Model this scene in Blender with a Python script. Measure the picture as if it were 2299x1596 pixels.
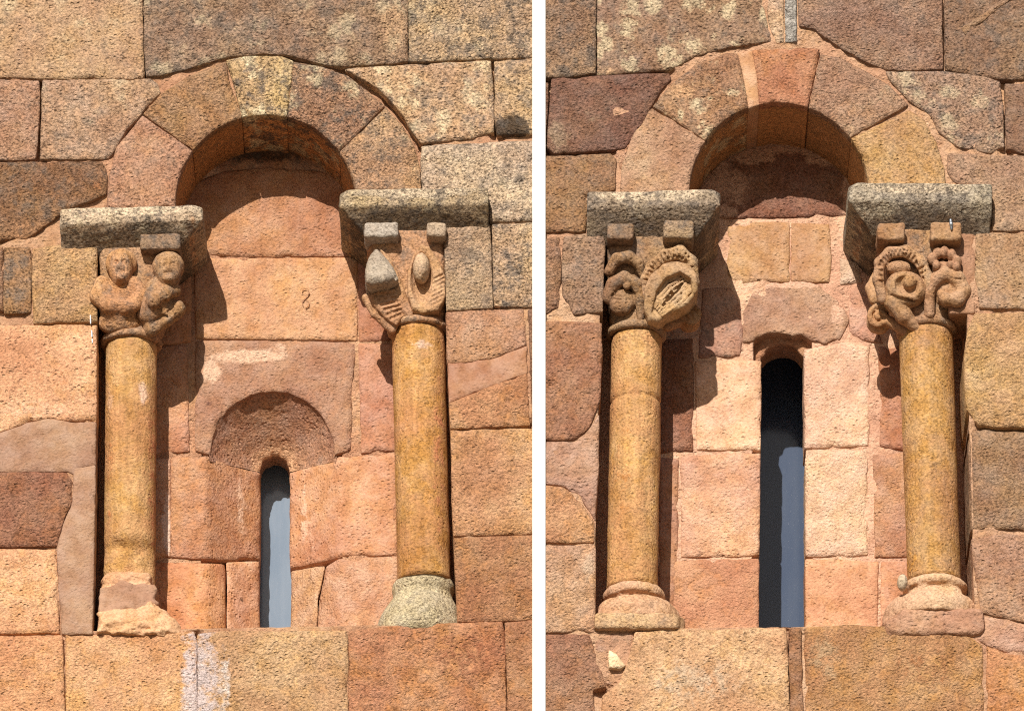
import bpy, bmesh, math, random
import numpy as np
from mathutils import Vector, Matrix
from mathutils.geometry import delaunay_2d_cdt

# ------------------------------------------------------------------ scene, camera, light
for o in list(bpy.data.objects):
    bpy.data.objects.remove(o, do_unlink=True)
scn = bpy.context.scene
C = scn.collection
S = 0.0013                 # metres per tracing unit on the wall face
CX, CY = 1149.5, 798.0     # centre of the wall face in tracing units
VT = 0.45                  # how steeply the camera looks up
D = 22.0                   # camera distance from the wall
EYE = 1.6
Z0 = EYE + VT * D          # height of the centre of the wall face
W_FRAME = 2299 * S

cam_d = bpy.data.cameras.new('camera')
cam = bpy.data.objects.new('camera', cam_d)
C.objects.link(cam)
cam.location = (0, -D, EYE)
cam.rotation_euler = (math.pi / 2, 0, 0)
cam_d.sensor_width = 36
cam_d.lens = 36 * D / W_FRAME
cam_d.shift_y = VT * D / W_FRAME
cam_d.clip_start = 0.5
cam_d.clip_end = 2000
scn.camera = cam

SUN_H, SUN_S = 0.23, 0.61  # sun travel: right and down per unit of depth
w = bpy.data.worlds.new('World')
scn.world = w
w.use_nodes = True
nt = w.node_tree
nt.nodes.clear()
sky = nt.nodes.new('ShaderNodeTexSky')
sky.sky_type = 'NISHITA'
sky.sun_disc = False
sky.sun_elevation = math.atan2(SUN_S, math.hypot(SUN_H, 1))
sky.sun_rotation = math.atan2(-SUN_H, -1)
sky.air_density = 1.0
sky.dust_density = 1.5
bg = nt.nodes.new('ShaderNodeBackground')
bg.inputs['Strength'].default_value = 0.05
wo = nt.nodes.new('ShaderNodeOutputWorld')
nt.links.new(sky.outputs[0], bg.inputs[0])
nt.links.new(bg.outputs[0], wo.inputs[0])

sl = bpy.data.lights.new('sun', 'SUN')
sl.energy = 5.0
sl.angle = math.radians(0.5)
sl.color = (1.0, 0.93, 0.82)
sun = bpy.data.objects.new('sun', sl)
C.objects.link(sun)
sun.location = (-6, -30, 30)
sun.rotation_euler = Vector((SUN_H, 1, -SUN_S)).to_track_quat('-Z', 'Y').to_euler()

scn.view_settings.view_transform = 'Standard'
scn.view_settings.look = 'None'
scn.view_settings.exposure = 0.20
scn.view_settings.gamma = 1.0
scn.view_settings.use_curve_mapping = False
scn.render.engine = 'CYCLES'
scn.cycles.use_denoising = False
scn.cycles.filter_width = 1.1
scn.cycles.max_bounces = 6
scn.cycles.diffuse_bounces = 3

rng = random.Random(7)

# ------------------------------------------------------------------ numeric helpers
_r = np.random.RandomState(3)
LAT = _r.rand(64, 64, 64).astype(np.float32)


def vnoise(x, y, z):
    x = np.asarray(x, np.float32); y = np.asarray(y, np.float32); z = np.asarray(z, np.float32)
    xi = np.floor(x).astype(int); yi = np.floor(y).astype(int); zi = np.floor(z).astype(int)
    fx = x - xi; fy = y - yi; fz = z - zi
    fx = fx * fx * (3 - 2 * fx); fy = fy * fy * (3 - 2 * fy); fz = fz * fz * (3 - 2 * fz)
    x0 = xi & 63; x1 = (xi + 1) & 63; y0 = yi & 63; y1 = (yi + 1) & 63; z0 = zi & 63; z1 = (zi + 1) & 63
    def L(a, b, t): return a + (b - a) * t
    return L(L(L(LAT[x0, y0, z0], LAT[x1, y0, z0], fx), L(LAT[x0, y1, z0], LAT[x1, y1, z0], fx), fy),
             L(L(LAT[x0, y0, z1], LAT[x1, y0, z1], fx), L(LAT[x0, y1, z1], LAT[x1, y1, z1], fx), fy), fz) * 2 - 1


def fbm(x, y, z, octv=3, gain=0.5):
    a = 1.0; f = 1.0; t = 0; n = 0
    for k in range(octv):
        t = t + a * vnoise(np.asarray(x) * f + 7.3 * k, np.asarray(y) * f + 3.1 * k, np.asarray(z) * f + 5.7 * k)
        n += a; a *= gain; f *= 2.03
    return t / n


def W(px, py, d=0.0):
    """point that stands d units behind the wall face and is seen at (px, py) on the face"""
    k = 1 + d * S / D
    return ((px - CX) * S * k, d * S, EYE + (Z0 + (CY - py) * S - EYE) * k)


def A(px, py, d=0.0):
    """point by its true place on the wall: px to the right, py down, d into the wall"""
    return ((px - CX) * S, d * S, Z0 + (CY - py) * S)


def srgb(c):
    out = []
    for v in c[:3]:
        v = v / 255.0
        out.append(v / 12.92 if v <= 0.04045 else ((v + 0.055) / 1.055) ** 2.4)
    return out


# ------------------------------------------------------------------ materials
def new_mat(name):
    m = bpy.data.materials.new(name)
    m.use_nodes = True
    m.node_tree.nodes.clear()
    return m, m.node_tree


class NT:
    def __init__(s, t): s.t = t
    def n(s, typ, **kw):
        nd = s.t.nodes.new(typ)
        for k, v in kw.items():
            setattr(nd, k, v)
        return nd
    def l(s, a, b): s.t.links.new(a, b)
    def noise(s, vec, scale, detail=4, rough=0.55, dist=0.0):
        nd = s.n('ShaderNodeTexNoise')
        nd.inputs['Scale'].default_value = scale
        nd.inputs['Detail'].default_value = detail
        nd.inputs['Roughness'].default_value = rough
        nd.inputs['Distortion'].default_value = dist
        s.l(vec, nd.inputs['Vector'])
        return nd.outputs['Fac']
    def math(s, op, a, b=None, c=None):
        nd = s.n('ShaderNodeMath', operation=op)
        for i, v in enumerate((a, b, c)):
            if v is None: continue
            if isinstance(v, (int, float)): nd.inputs[i].default_value = v
            else: s.l(v, nd.inputs[i])
        return nd.outputs[0]
    def ramp(s, v, lo, hi, a=0.0, b=1.0):
        nd = s.n('ShaderNodeMapRange', interpolation_type='SMOOTHSTEP')
        s.l(v, nd.inputs[0])
        for i, q in ((1, lo), (2, hi), (3, a), (4, b)):
            if isinstance(q, (int, float)): nd.inputs[i].default_value = q
            else: s.l(q, nd.inputs[i])
        return nd.outputs[0]
    def mix(s, fac, a, b, mode='MIX'):
        nd = s.n('ShaderNodeMix', data_type='RGBA', blend_type=mode)
        for i, v in ((0, fac), (6, a), (7, b)):
            if isinstance(v, (int, float)): nd.inputs[i].default_value = v
            elif isinstance(v, (tuple, list)): nd.inputs[i].default_value = tuple(v[:3]) + (1,)
            else: s.l(v, nd.inputs[i])
        return nd.outputs[2]
    def attr(s, name, kind='OBJECT'):
        return s.n('ShaderNodeAttribute', attribute_name=name, attribute_type=kind)


def stone_material(name, bump=1.0, grain=1.0, stretch=(1, 1, 1), streak=0.0, fine=1.0):
    """weathered sandstone; tint, grime, pale and warm are per-stone properties, stain is traced per stone"""
    m, t = new_mat(name)
    g = NT(t)
    tc = g.n('ShaderNodeTexCoord').outputs['Object']
    oi = g.n('ShaderNodeObjectInfo')
    off = g.n('ShaderNodeCombineXYZ')
    for i, k in enumerate((13.0, 7.0, 29.0)):
        g.l(g.math('MULTIPLY', oi.outputs['Random'], k), off.inputs[i])
    va = g.n('ShaderNodeVectorMath', operation='ADD')
    g.l(tc, va.inputs[0]); g.l(off.outputs[0], va.inputs[1])
    mp = g.n('ShaderNodeMapping')
    mp.inputs['Scale'].default_value = stretch
    g.l(va.outputs[0], mp.inputs[0])
    v = mp.outputs[0]
    # slanted coordinates: tooling and bedding run a little off level
    mp2 = g.n('ShaderNodeMapping')
    mp2.inputs['Rotation'].default_value = (0, math.radians(24), 0)
    mp2.inputs['Scale'].default_value = (0.8, 1, 1.12)
    g.l(va.outputs[0], mp2.inputs[0])
    vt = mp2.outputs[0]
    tint = oi.outputs['Color']
    grime = g.attr('grime').outputs['Fac']
    pale = g.attr('pale').outputs['Fac']
    warm = g.attr('warm').outputs['Fac']
    # broad tone
    big = g.noise(v, 5.0, 4, 0.62)
    mid = g.noise(v, 19, 4, 0.64)
    hsv = g.n('ShaderNodeHueSaturation')
    g.l(tint, hsv.inputs['Color'])
    g.l(g.ramp(big, 0.3, 0.7, 0.494, 0.508), hsv.inputs['Hue'])
    g.l(g.ramp(mid, 0.3, 0.72, 1.06, 0.86), hsv.inputs['Saturation'])
    g.l(g.ramp(g.math('ADD', g.math('MULTIPLY', big, 0.5), g.math('MULTIPLY', mid, 0.5)), 0.3, 0.7, 0.78, 1.18), hsv.inputs['Value'])
    col = hsv.outputs['Color']
    # rusty iron patches
    rust = g.math('MULTIPLY', g.ramp(g.math('SUBTRACT', mid, g.math('MULTIPLY', big, 0.6)), 0.19, 0.34), warm)
    col = g.mix(rust, col, g.mix(1.0, col, (1.0, 0.82, 0.62), 'MULTIPLY'))
    # traced stains, and the light and shade painted with them
    st = g.attr('stain_and_light', 'GEOMETRY')
    sn = g.noise(v, 38, 5, 0.7)
    sm = g.ramp(g.math('ADD', st.outputs['Alpha'], g.math('MULTIPLY', g.math('SUBTRACT', sn, 0.5), 1.3)), 0.30, 0.66)
    sm = g.math('MULTIPLY', sm, g.ramp(st.outputs['Alpha'], 0.02, 0.2))
    col = g.mix(g.math('MULTIPLY', sm, 0.85), col, st.outputs['Color'])
    # dark lichen and soot
    gn = g.noise(v, 30, 7, 0.76)
    gs = g.math('ADD', g.math('ADD', gn, g.math('MULTIPLY', g.math('SUBTRACT', mid, 0.5), 0.6)), g.math('MULTIPLY', g.math('SUBTRACT', grime, 0.5), 0.22))
    gm = g.math('MULTIPLY', g.ramp(gs, 0.47, 0.64), g.math('MINIMUM', g.math('MULTIPLY', grime, 1.6), 0.85))
    col = g.mix(gm, col, (0.13, 0.105, 0.088))
    # pale lichen rosettes
    vo = g.n('ShaderNodeTexVoronoi', feature='F1')
    vo.inputs['Scale'].default_value = 14
    dv = g.n('ShaderNodeVectorMath', operation='ADD')
    nn = g.n('ShaderNodeTexNoise'); nn.inputs['Scale'].default_value = 30; nn.inputs['Detail'].default_value = 2
    g.l(v, nn.inputs['Vector'])
    sc = g.n('ShaderNodeVectorMath', operation='SCALE'); sc.inputs['Scale'].default_value = 0.055
    g.l(nn.outputs['Color'], sc.inputs[0])
    g.l(v, dv.inputs[0]); g.l(sc.outputs[0], dv.inputs[1])
    g.l(dv.outputs[0], vo.inputs['Vector'])
    ros = g.ramp(g.math('ADD', vo.outputs['Distance'], g.math('MULTIPLY', g.math('SUBTRACT', sn, 0.5), 0.9)), 0.50, 0.28)
    pick = g.ramp(g.math('ADD', g.math('ADD', big, g.math('MULTIPLY', g.math('SUBTRACT', mid, 0.5), 0.5)), g.math('MULTIPLY', g.math('SUBTRACT', pale, 0.5), 0.3)), 0.44, 0.54)
    pm = g.math('MULTIPLY', g.math('MULTIPLY', g.math('MULTIPLY', ros, pick), pale), 0.85)
    col = g.mix(pm, col, (0.63, 0.52, 0.34))
    # mineral grain: light and dark sand, plus flecks painting the shade in small pits
    gr = g.noise(vt, 165 * fine, 4, 0.74)
    ga = g.math('MULTIPLY_ADD', grime, 0.55 * grain, 0.25 * grain)
    gv = g.math('MULTIPLY_ADD', g.ramp(gr, 0.32, 0.68, -1.0, 0.85), ga, 1.0)
    fleck = g.math('MULTIPLY', g.ramp(g.math('ADD', gr, g.math('MULTIPLY', g.math('SUBTRACT', mid, 0.5), 0.35)), 0.435, 0.36), g.math('MULTIPLY_ADD', grime, 0.9, 0.24))
    col = g.mix(fleck, col, g.mix(1.0, col, (0.34, 0.28, 0.26), 'MULTIPLY'))
    mul = g.n('ShaderNodeVectorMath', operation='SCALE')
    g.l(col, mul.inputs[0]); g.l(gv, mul.inputs['Scale'])
    col = mul.outputs[0]
    if streak:
        mp3 = g.n('ShaderNodeMapping'); mp3.inputs['Scale'].default_value = (1, 1, 0.06)
        g.l(va.outputs[0], mp3.inputs[0])
        sv = g.ramp(g.noise(mp3.outputs[0], 60, 4, 0.7), 0.35, 0.68, 1 - streak, 1 + streak * 0.7)
        mul2 = g.n('ShaderNodeVectorMath', operation='SCALE')
        g.l(col, mul2.inputs[0]); g.l(sv, mul2.inputs['Scale'])
        col = mul2.outputs[0]
    # relief
    h1 = g.noise(vt, 130 * fine, 4, 0.66)
    h2 = g.noise(v, 27, 3, 0.55)
    pv = g.n('ShaderNodeTexVoronoi', feature='F1'); pv.inputs['Scale'].default_value = 85 * fine
    g.l(vt, pv.inputs['Vector'])
    pit = g.math('MULTIPLY', g.ramp(pv.outputs['Distance'], 0.08, 0.45, -1, 0), g.ramp(h2, 0.44, 0.58))
    rgh = g.math('MULTIPLY', g.ramp(sn, 0.36, 0.64, 0.45, 1.2), g.math('MULTIPLY_ADD', oi.outputs['Random'], 0.75, 0.4))
    hh = g.math('ADD', g.math('ADD', g.math('MULTIPLY', h1, rgh), g.math('MULTIPLY', h2, 0.5)), g.math('MULTIPLY', pit, 0.42))
    bp = g.n('ShaderNodeBump')
    bp.inputs['Strength'].default_value = 1.0
    bp.inputs['Distance'].default_value = 0.0125 * bump
    g.l(hh, bp.inputs['Height'])
    bs = g.n('ShaderNodeBsdfPrincipled')
    g.l(col, bs.inputs['Base Color'])
    bs.inputs['Roughness'].default_value = 0.92
    bs.inputs['Specular IOR Level'].default_value = 0.18
    g.l(bp.outputs[0], bs.inputs['Normal'])
    o = g.n('ShaderNodeOutputMaterial')
    g.l(bs.outputs[0], o.inputs[0])
    return m


M_STONE = stone_material('sandstone', 0.95, 1.15)
M_CALM = stone_material('sandstone_smooth', 0.62, 0.62)
M_MORTAR = stone_material('lime_mortar', 0.9, 0.55, fine=0.8)
M_PATCH = stone_material('trowelled_mortar', 0.28, 0.35)
M_SHAFT = stone_material('golden_shaft_stone', 0.4, 0.9, streak=0.14)
M_CARVED = stone_material('carved_stone', 0.32, 0.8)
M_OLD = stone_material('lichen_stone', 0.75, 1.1)


def plain(name, col, rough=0.6, bump=0.0, scale=40, metal=0.0, var=0.1):
    m, t = new_mat(name); g = NT(t)
    tc = g.n('ShaderNodeTexCoord').outputs['Object']
    nz = g.noise(tc, scale, 5, 0.6)
    c = g.mix(nz, [v * (1 - var) for v in col], [min(1, v * (1 + var)) for v in col])
    bs = g.n('ShaderNodeBsdfPrincipled')
    g.l(c, bs.inputs['Base Color'])
    bs.inputs['Roughness'].default_value = rough
    bs.inputs['Metallic'].default_value = metal
    if bump:
        b = g.n('ShaderNodeBump'); b.inputs['Distance'].default_value = bump
        g.l(nz, b.inputs['Height']); g.l(b.outputs[0], bs.inputs['Normal'])
    o = g.n('ShaderNodeOutputMaterial'); g.l(bs.outputs[0], o.inputs[0])
    return m


M_WHITE = plain('divider_white', (0.87, 0.87, 0.87), 0.8, 0.0, 60, var=0.01)
M_DARK = plain('dark_interior', (0.012, 0.011, 0.012), 0.9)
M_METAL = plain('zinc_clip', (0.35, 0.38, 0.42), 0.45, 0, 80, 0.8)
M_GROUND = plain('pale_gravel', (0.17, 0.13, 0.09), 0.95, 0.02, 3, var=0.25)
M_PAINT = plain('white_drip', (0.8, 0.8, 0.8), 0.6)


def glass_material(name, base, haze, mixv):
    m, t = new_mat(name); g = NT(t)
    tc = g.n('ShaderNodeTexCoord').outputs['Object']
    mp = g.n('ShaderNodeMapping'); mp.inputs['Scale'].default_value = (1, 1, 0.25)
    g.l(tc, mp.inputs[0])
    dust = g.noise(mp.outputs[0], 14, 4, 0.6)
    sp = g.noise(tc, 320, 2, 0.6)
    c = g.mix(g.ramp(dust, 0.3, 0.7), base, haze)
    c = g.mix(g.ramp(sp, 0.66, 0.74, 0.0, 0.5), c, (0.45, 0.47, 0.5))
    df = g.n('ShaderNodeBsdfPrincipled')
    g.l(c, df.inputs['Base Color'])
    df.inputs['Roughness'].default_value = 0.12
    df.inputs['Specular IOR Level'].default_value = 0.5
    tr = g.n('ShaderNodeBsdfTransparent')
    tr.inputs[0].default_value = (0.7, 0.8, 0.9, 1)
    mx = g.n('ShaderNodeMixShader')
    mx.inputs[0].default_value = mixv
    g.l(tr.outputs[0], mx.inputs[1]); g.l(df.outputs[0], mx.inputs[2])
    o = g.n('ShaderNodeOutputMaterial'); g.l(mx.outputs[0], o.inputs[0])
    return m


M_GLASS = glass_material('dusty_glass', (0.19, 0.255, 0.35), (0.26, 0.32, 0.41), 0.8)
M_GLASS2 = glass_material('dark_glass', (0.075, 0.105, 0.18), (0.10, 0.13, 0.20), 0.7)


# ------------------------------------------------------------------ things and parts
ALB = 0.86      # from the colour a sunlit stone shows to the colour it has


REF = (204, 153, 110)


def tone(c, k=0.32):
    """real colour of a stone that looks c in the sun; all stones come from the same quarry bed, so hues are drawn together"""
    l = srgb(c); r = srgb(REF)
    lum = lambda q: 0.3 * q[0] + 0.55 * q[1] + 0.15 * q[2]
    m = lum(l) / lum(r)
    sat = (max(l) - min(l)) / max(l)
    kk = k * min(1.0, max(0.0, (sat - 0.25) / 0.3))
    g = lum(l)
    return [min(0.8, ((v * (1 - kk) + q * m * kk) * 0.92 + g * 0.08) * ALB) for v, q in zip(l, r)]


def thing(name, label, cat, at, group=None):
    o = bpy.data.objects.new(name, None)
    C.objects.link(o)
    o.location = at
    o.empty_display_size = 0.05
    o['label'] = label
    o['category'] = cat
    o['kind'] = 'thing'
    if group: o['group'] = group
    return o


def origin_of(o):
    p = Vector((0, 0, 0))
    while o is not None:
        p += o.location
        o = o.parent
    return p


def link_mesh(name, verts, faces, mat, parent, tint=None, grime=0.0, pale=0.0, warm=0.0, stain_and_light=None, smooth=True, label=None, fix=False):
    me = bpy.data.meshes.new(name)
    org = origin_of(parent) if parent is not None else Vector((0, 0, 0))
    va = np.asarray(verts, np.float64) - np.array(org)
    me.from_pydata(va.tolist(), [], [list(map(int, f)) for f in faces])
    me.update()
    if fix:
        b = bmesh.new(); b.from_mesh(me)
        bmesh.ops.recalc_face_normals(b, faces=b.faces)
        b.to_mesh(me); b.free()
    if smooth:
        me.polygons.foreach_set('use_smooth', [True] * len(me.polygons))
    at = me.attributes.new('stain_and_light', 'FLOAT_COLOR', 'POINT')
    if stain_and_light is not None:
        at.data.foreach_set('color', np.asarray(stain_and_light, np.float32).ravel())
    else:
        at.data.foreach_set('color', np.zeros(len(me.vertices) * 4, np.float32))
    me.materials.append(mat)
    o = bpy.data.objects.new(name, me)
    C.objects.link(o)
    o.parent = parent
    if tint is not None:
        o.color = tone(tint) + [1.0]
    o['grime'] = float(grime); o['pale'] = float(pale); o['warm'] = float(warm)
    if label: o['label'] = label
    return o


def seg_dist(P, poly):
    """distance of each point to the polygon outline and whether it is inside"""
    P = np.asarray(P, float); Q = np.asarray(poly, float)
    a = Q; b = np.roll(Q, -1, 0)
    best = np.full(len(P), 1e9); inside = np.zeros(len(P), bool)
    for (x0, y0), (x1, y1) in zip(a, b):
        dx, dy = x1 - x0, y1 - y0
        L2 = dx * dx + dy * dy + 1e-9
        t = np.clip(((P[:, 0] - x0) * dx + (P[:, 1] - y0) * dy) / L2, 0, 1)
        dd = np.hypot(P[:, 0] - x0 - t * dx, P[:, 1] - y0 - t * dy)
        best = np.minimum(best, dd)
        c = ((y0 > P[:, 1]) != (y1 > P[:, 1]))
        if abs(dy) > 1e-9:
            xi = x0 + (P[:, 1] - y0) * dx / dy
            inside ^= c & (P[:, 0] < xi)
    return best, inside


def soften(poly, cut=6):
    """round the corners of an outline a little"""
    out = []
    n = len(poly)
    for i in range(n):
        p0 = Vector(poly[i - 1]); p1 = Vector(poly[i]); p2 = Vector(poly[(i + 1) % n])
        a = p0 - p1; b = p2 - p1
        ca = min(cut, a.length * 0.33); cb = min(cut, b.length * 0.33)
        q0 = p1 + a.normalized() * ca; q2 = p1 + b.normalized() * cb
        out.append(tuple(q0))
        out.append(tuple(q0 * 0.25 + p1 * 0.5 + q2 * 0.25))
        out.append(tuple(q2))
    return out


def densify(poly, step):
    out = []
    n = len(poly)
    for i in range(n):
        a = np.array(poly[i]); b = np.array(poly[(i + 1) % n])
        L = np.hypot(*(b - a)); k = max(1, int(math.ceil(L / step)))
        for j in range(k):
            out.append(tuple(a + (b - a) * j / k))
    res = [out[0]]
    for p in out[1:]:
        if math.hypot(p[0] - res[-1][0], p[1] - res[-1][1]) > 0.8: res.append(p)
    if math.hypot(res[0][0] - res[-1][0], res[0][1] - res[-1][1]) < 0.8: res.pop()
    return res


def offset_poly(poly, g):
    n = len(poly); out = []
    for i in range(n):
        p = np.array(poly[i]); a = p - np.array(poly[i - 1]); b = np.array(poly[(i + 1) % n]) - p
        a = a / (np.hypot(*a) + 1e-9); b = b / (np.hypot(*b) + 1e-9)
        na = np.array((a[1], -a[0])); nb_ = np.array((b[1], -b[0]))
        m = na + nb_; L = m @ m
        out.append(tuple(p + g * (m * 2 / L if L > 0.8 else m)))
    return out


def area2(poly):
    return sum(poly[i - 1][0] * poly[i][1] - poly[i][0] * poly[i - 1][1] for i in range(len(poly)))


SEED = [0]


def slab(name, parent, poly, mat, tint, d=0.0, thick=40, proud=0.0, step=9.0, edge=3.0, drop=3.4, bumpy=2.2,
         wob=1.5, cut=3.5, grime=0.0, pale=0.0, warm=0.0, stains=(), holes=(), label=None, depth=None, hole_thick=None, grow=2.1, side=None, deep=()):
    """one stone (or mortar bed): a traced outline with a worn, uneven face and its sides going back into the wall"""
    SEED[0] += 1
    sd = SEED[0] * 1.37
    if area2(poly) < 0: poly = poly[::-1]
    if grow: poly = offset_poly(poly, grow)
    loops = [densify(soften(poly, cut), step)]
    for h in holes:
        if area2(h) > 0: h = h[::-1]
        loops.append(densify(h, step))
    pts = []; edges = []; lidx = []
    for L in loops:
        L = np.array(L)
        nx = fbm(L[:, 0] / 26, L[:, 1] / 26, sd, 3) * wob * 1.6
        ny = fbm(L[:, 0] / 26, L[:, 1] / 26, sd + 31, 3) * wob * 1.6
        L = L + np.stack([nx, ny], 1)
        s0 = len(pts)
        pts += [tuple(p) for p in L]
        n = len(L)
        edges += [(s0 + i, s0 + (i + 1) % n) for i in range(n)]
        lidx.append((s0, n))
    outl = [np.array(pts[s:s + n]) for s, n in lidx]
    nb = len(pts)
    # ring just inside the edge
    inner = []
    for L in outl:
        t = np.roll(L, -1, 0) - np.roll(L, 1, 0)
        t /= (np.hypot(t[:, 0], t[:, 1])[:, None] + 1e-9)
        nrm = np.stack([-t[:, 1], t[:, 0]], 1)
        inner.append(L + nrm * edge)
    x0, y0 = outl[0].min(0); x1, y1 = outl[0].max(0)
    gx, gy = np.meshgrid(np.arange(x0, x1, step), np.arange(y0, y1, step))
    gp = np.stack([gx.ravel(), gy.ravel()], 1)
    rs = np.random.RandomState(SEED[0])
    gp = gp + (rs.rand(*gp.shape) - 0.5) * step * 0.7

    def dist(P):
        best = None; ins = None
        for k, L in enumerate(outl):
            b, i = seg_dist(P, L)
            best = b if best is None else np.minimum(best, b)
            ins = i if ins is None else (ins & ~i)
        return best, ins
    b, i = dist(gp)
    gp = gp[i & (b > edge + step * 0.45)]
    ring = np.concatenate(inner, 0)
    b, i = dist(ring)
    ring = ring[i & (b > edge * 0.6)]
    allp = [Vector(p) for p in pts] + [Vector(p) for p in ring] + [Vector(p) for p in gp]
    ov, oe, of, orig, _, _ = delaunay_2d_cdt(allp, edges, [], 0, 1e-4)
    V2 = np.array([(v.x, v.y) for v in ov])
    F = np.array([list(f) for f in of if len(f) == 3])
    cen = V2[F].mean(1)
    b, i = dist(cen)
    F = F[i]
    bd, _ = dist(V2)
    back = {}
    for k, og in enumerate(orig):
        for q in og:
            if q < nb: back[q] = k
    isb = np.zeros(len(V2), bool)
    for q in back.values(): isb[q] = True
    bd[isb] = 0
    x, y = V2[:, 0], V2[:, 1]
    base = np.full(len(V2), float(d)) if depth is None else np.array([depth(a, c) for a, c in V2])
    r = np.clip(bd / (edge * 1.7), 0, 1)
    nib = np.clip(fbm(x / 34, y / 34, sd + 9, 3) - 0.12, 0, 1)
    prof = drop * (1 - r) ** 2.2 * (1 + 0.5 * fbm(x / 30, y / 30, sd + 19, 2)) + nib * 22 * np.clip(1 - bd / 11, 0, 1) ** 1.5 * (drop / 3.4)
    amp = bumpy * np.clip(bd / 9, 0.35, 1)
    hgt = fbm(x / 42, y / 42, sd, 3, 0.6) * amp * 1.5 + fbm(x / 14, y / 14, sd + 3, 2) * amp * 0.7
    tilt = (rs.rand() - 0.5) * 3.0 * (1 if holes == () else 0)
    w_ = max(60.0, x1 - x0)
    dd = base - proud + prof - hgt + tilt * (x - (x0 + x1) / 2) / w_
    for (ax, ay, bx, by, dp) in deep:          # open joints
        t = np.clip(((x - ax) * (bx - ax) + (y - ay) * (by - ay)) / ((bx - ax) ** 2 + (by - ay) ** 2), 0, 1)
        ds = np.hypot(x - ax - t * (bx - ax), y - ay - t * (by - ay))
        dd = dd + dp * np.clip(1.5 - ds / 14, 0, 1)
    verts = [W(a, c, e) for a, c, e in zip(x, y, dd)]
    # stains, with painted light and shade among them
    st = np.zeros((len(V2), 4), np.float32)
    for q in stains:
        cx, cy, rx, ry, colr, a = q[:6]
        k = ((x - cx) / rx) ** 2 + ((y - cy) / ry) ** 2
        al = a * np.clip(1.25 - k ** 0.75, 0, 1)
        lc = np.array(tone(colr))
        m_ = al > st[:, 3]
        st[m_, :3] = lc
        st[:, 3] = np.maximum(st[:, 3], al)
    st = list(map(tuple, st))
    faces = [list(map(int, f)) for f in F]
    sidec = None if side is None else tuple(tone(side[0])) + (side[1],)
    # sides
    for li, (s0, n) in enumerate(lidx):
        th = thick if li == 0 else (hole_thick or thick)
        rows = max(1, int(math.ceil(th / 26)))
        ids = [back.get(s0 + k) for k in range(n)]
        prev = ids
        L = outl[li]
        for r_ in range(1, rows + 1):
            cur = []
            for k in range(n):
                vx, vy, vz = verts[ids[k]]
                q = r_ / rows
                jit = 0.0 if r_ == rows else float(fbm(L[k][0] / 20, L[k][1] / 20, sd + r_ * 0.9, 2)) * 1.3 * S
                verts.append((vx + jit, (dd[ids[k]] + th * q) * S, vz + jit))
                st.append(st[ids[k]] if side is None else sidec)
                cur.append(len(verts) - 1)
            for k in range(n):
                k2 = (k + 1) % n
                if prev[k] == prev[k2]: continue
                faces.append([prev[k], cur[k], cur[k2], prev[k2]])
            prev = cur
    return link_mesh(name, verts, faces, mat, parent, tint, grime, pale, warm, st, label=label, fix=True)


def arc(cx, cy, rx, ry, a0, a1, n):
    """points on an arch, angles in degrees, 0 = right, 90 = top"""
    return [(cx + rx * math.cos(math.radians(a0 + (a1 - a0) * k / n)), cy - ry * math.sin(math.radians(a0 + (a1 - a0) * k / n))) for k in range(n + 1)]


# ------------------------------------------------------------------ carved stone: smooth implicit shapes
def smin(a, b, k):
    if k <= 0: return np.minimum(a, b)
    h = np.clip(0.5 + 0.5 * (b - a) / k, 0, 1)
    return b + (a - b) * h - k * h * (1 - h)


def smax(a, b, k): return -smin(-a, -b, k)


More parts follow.
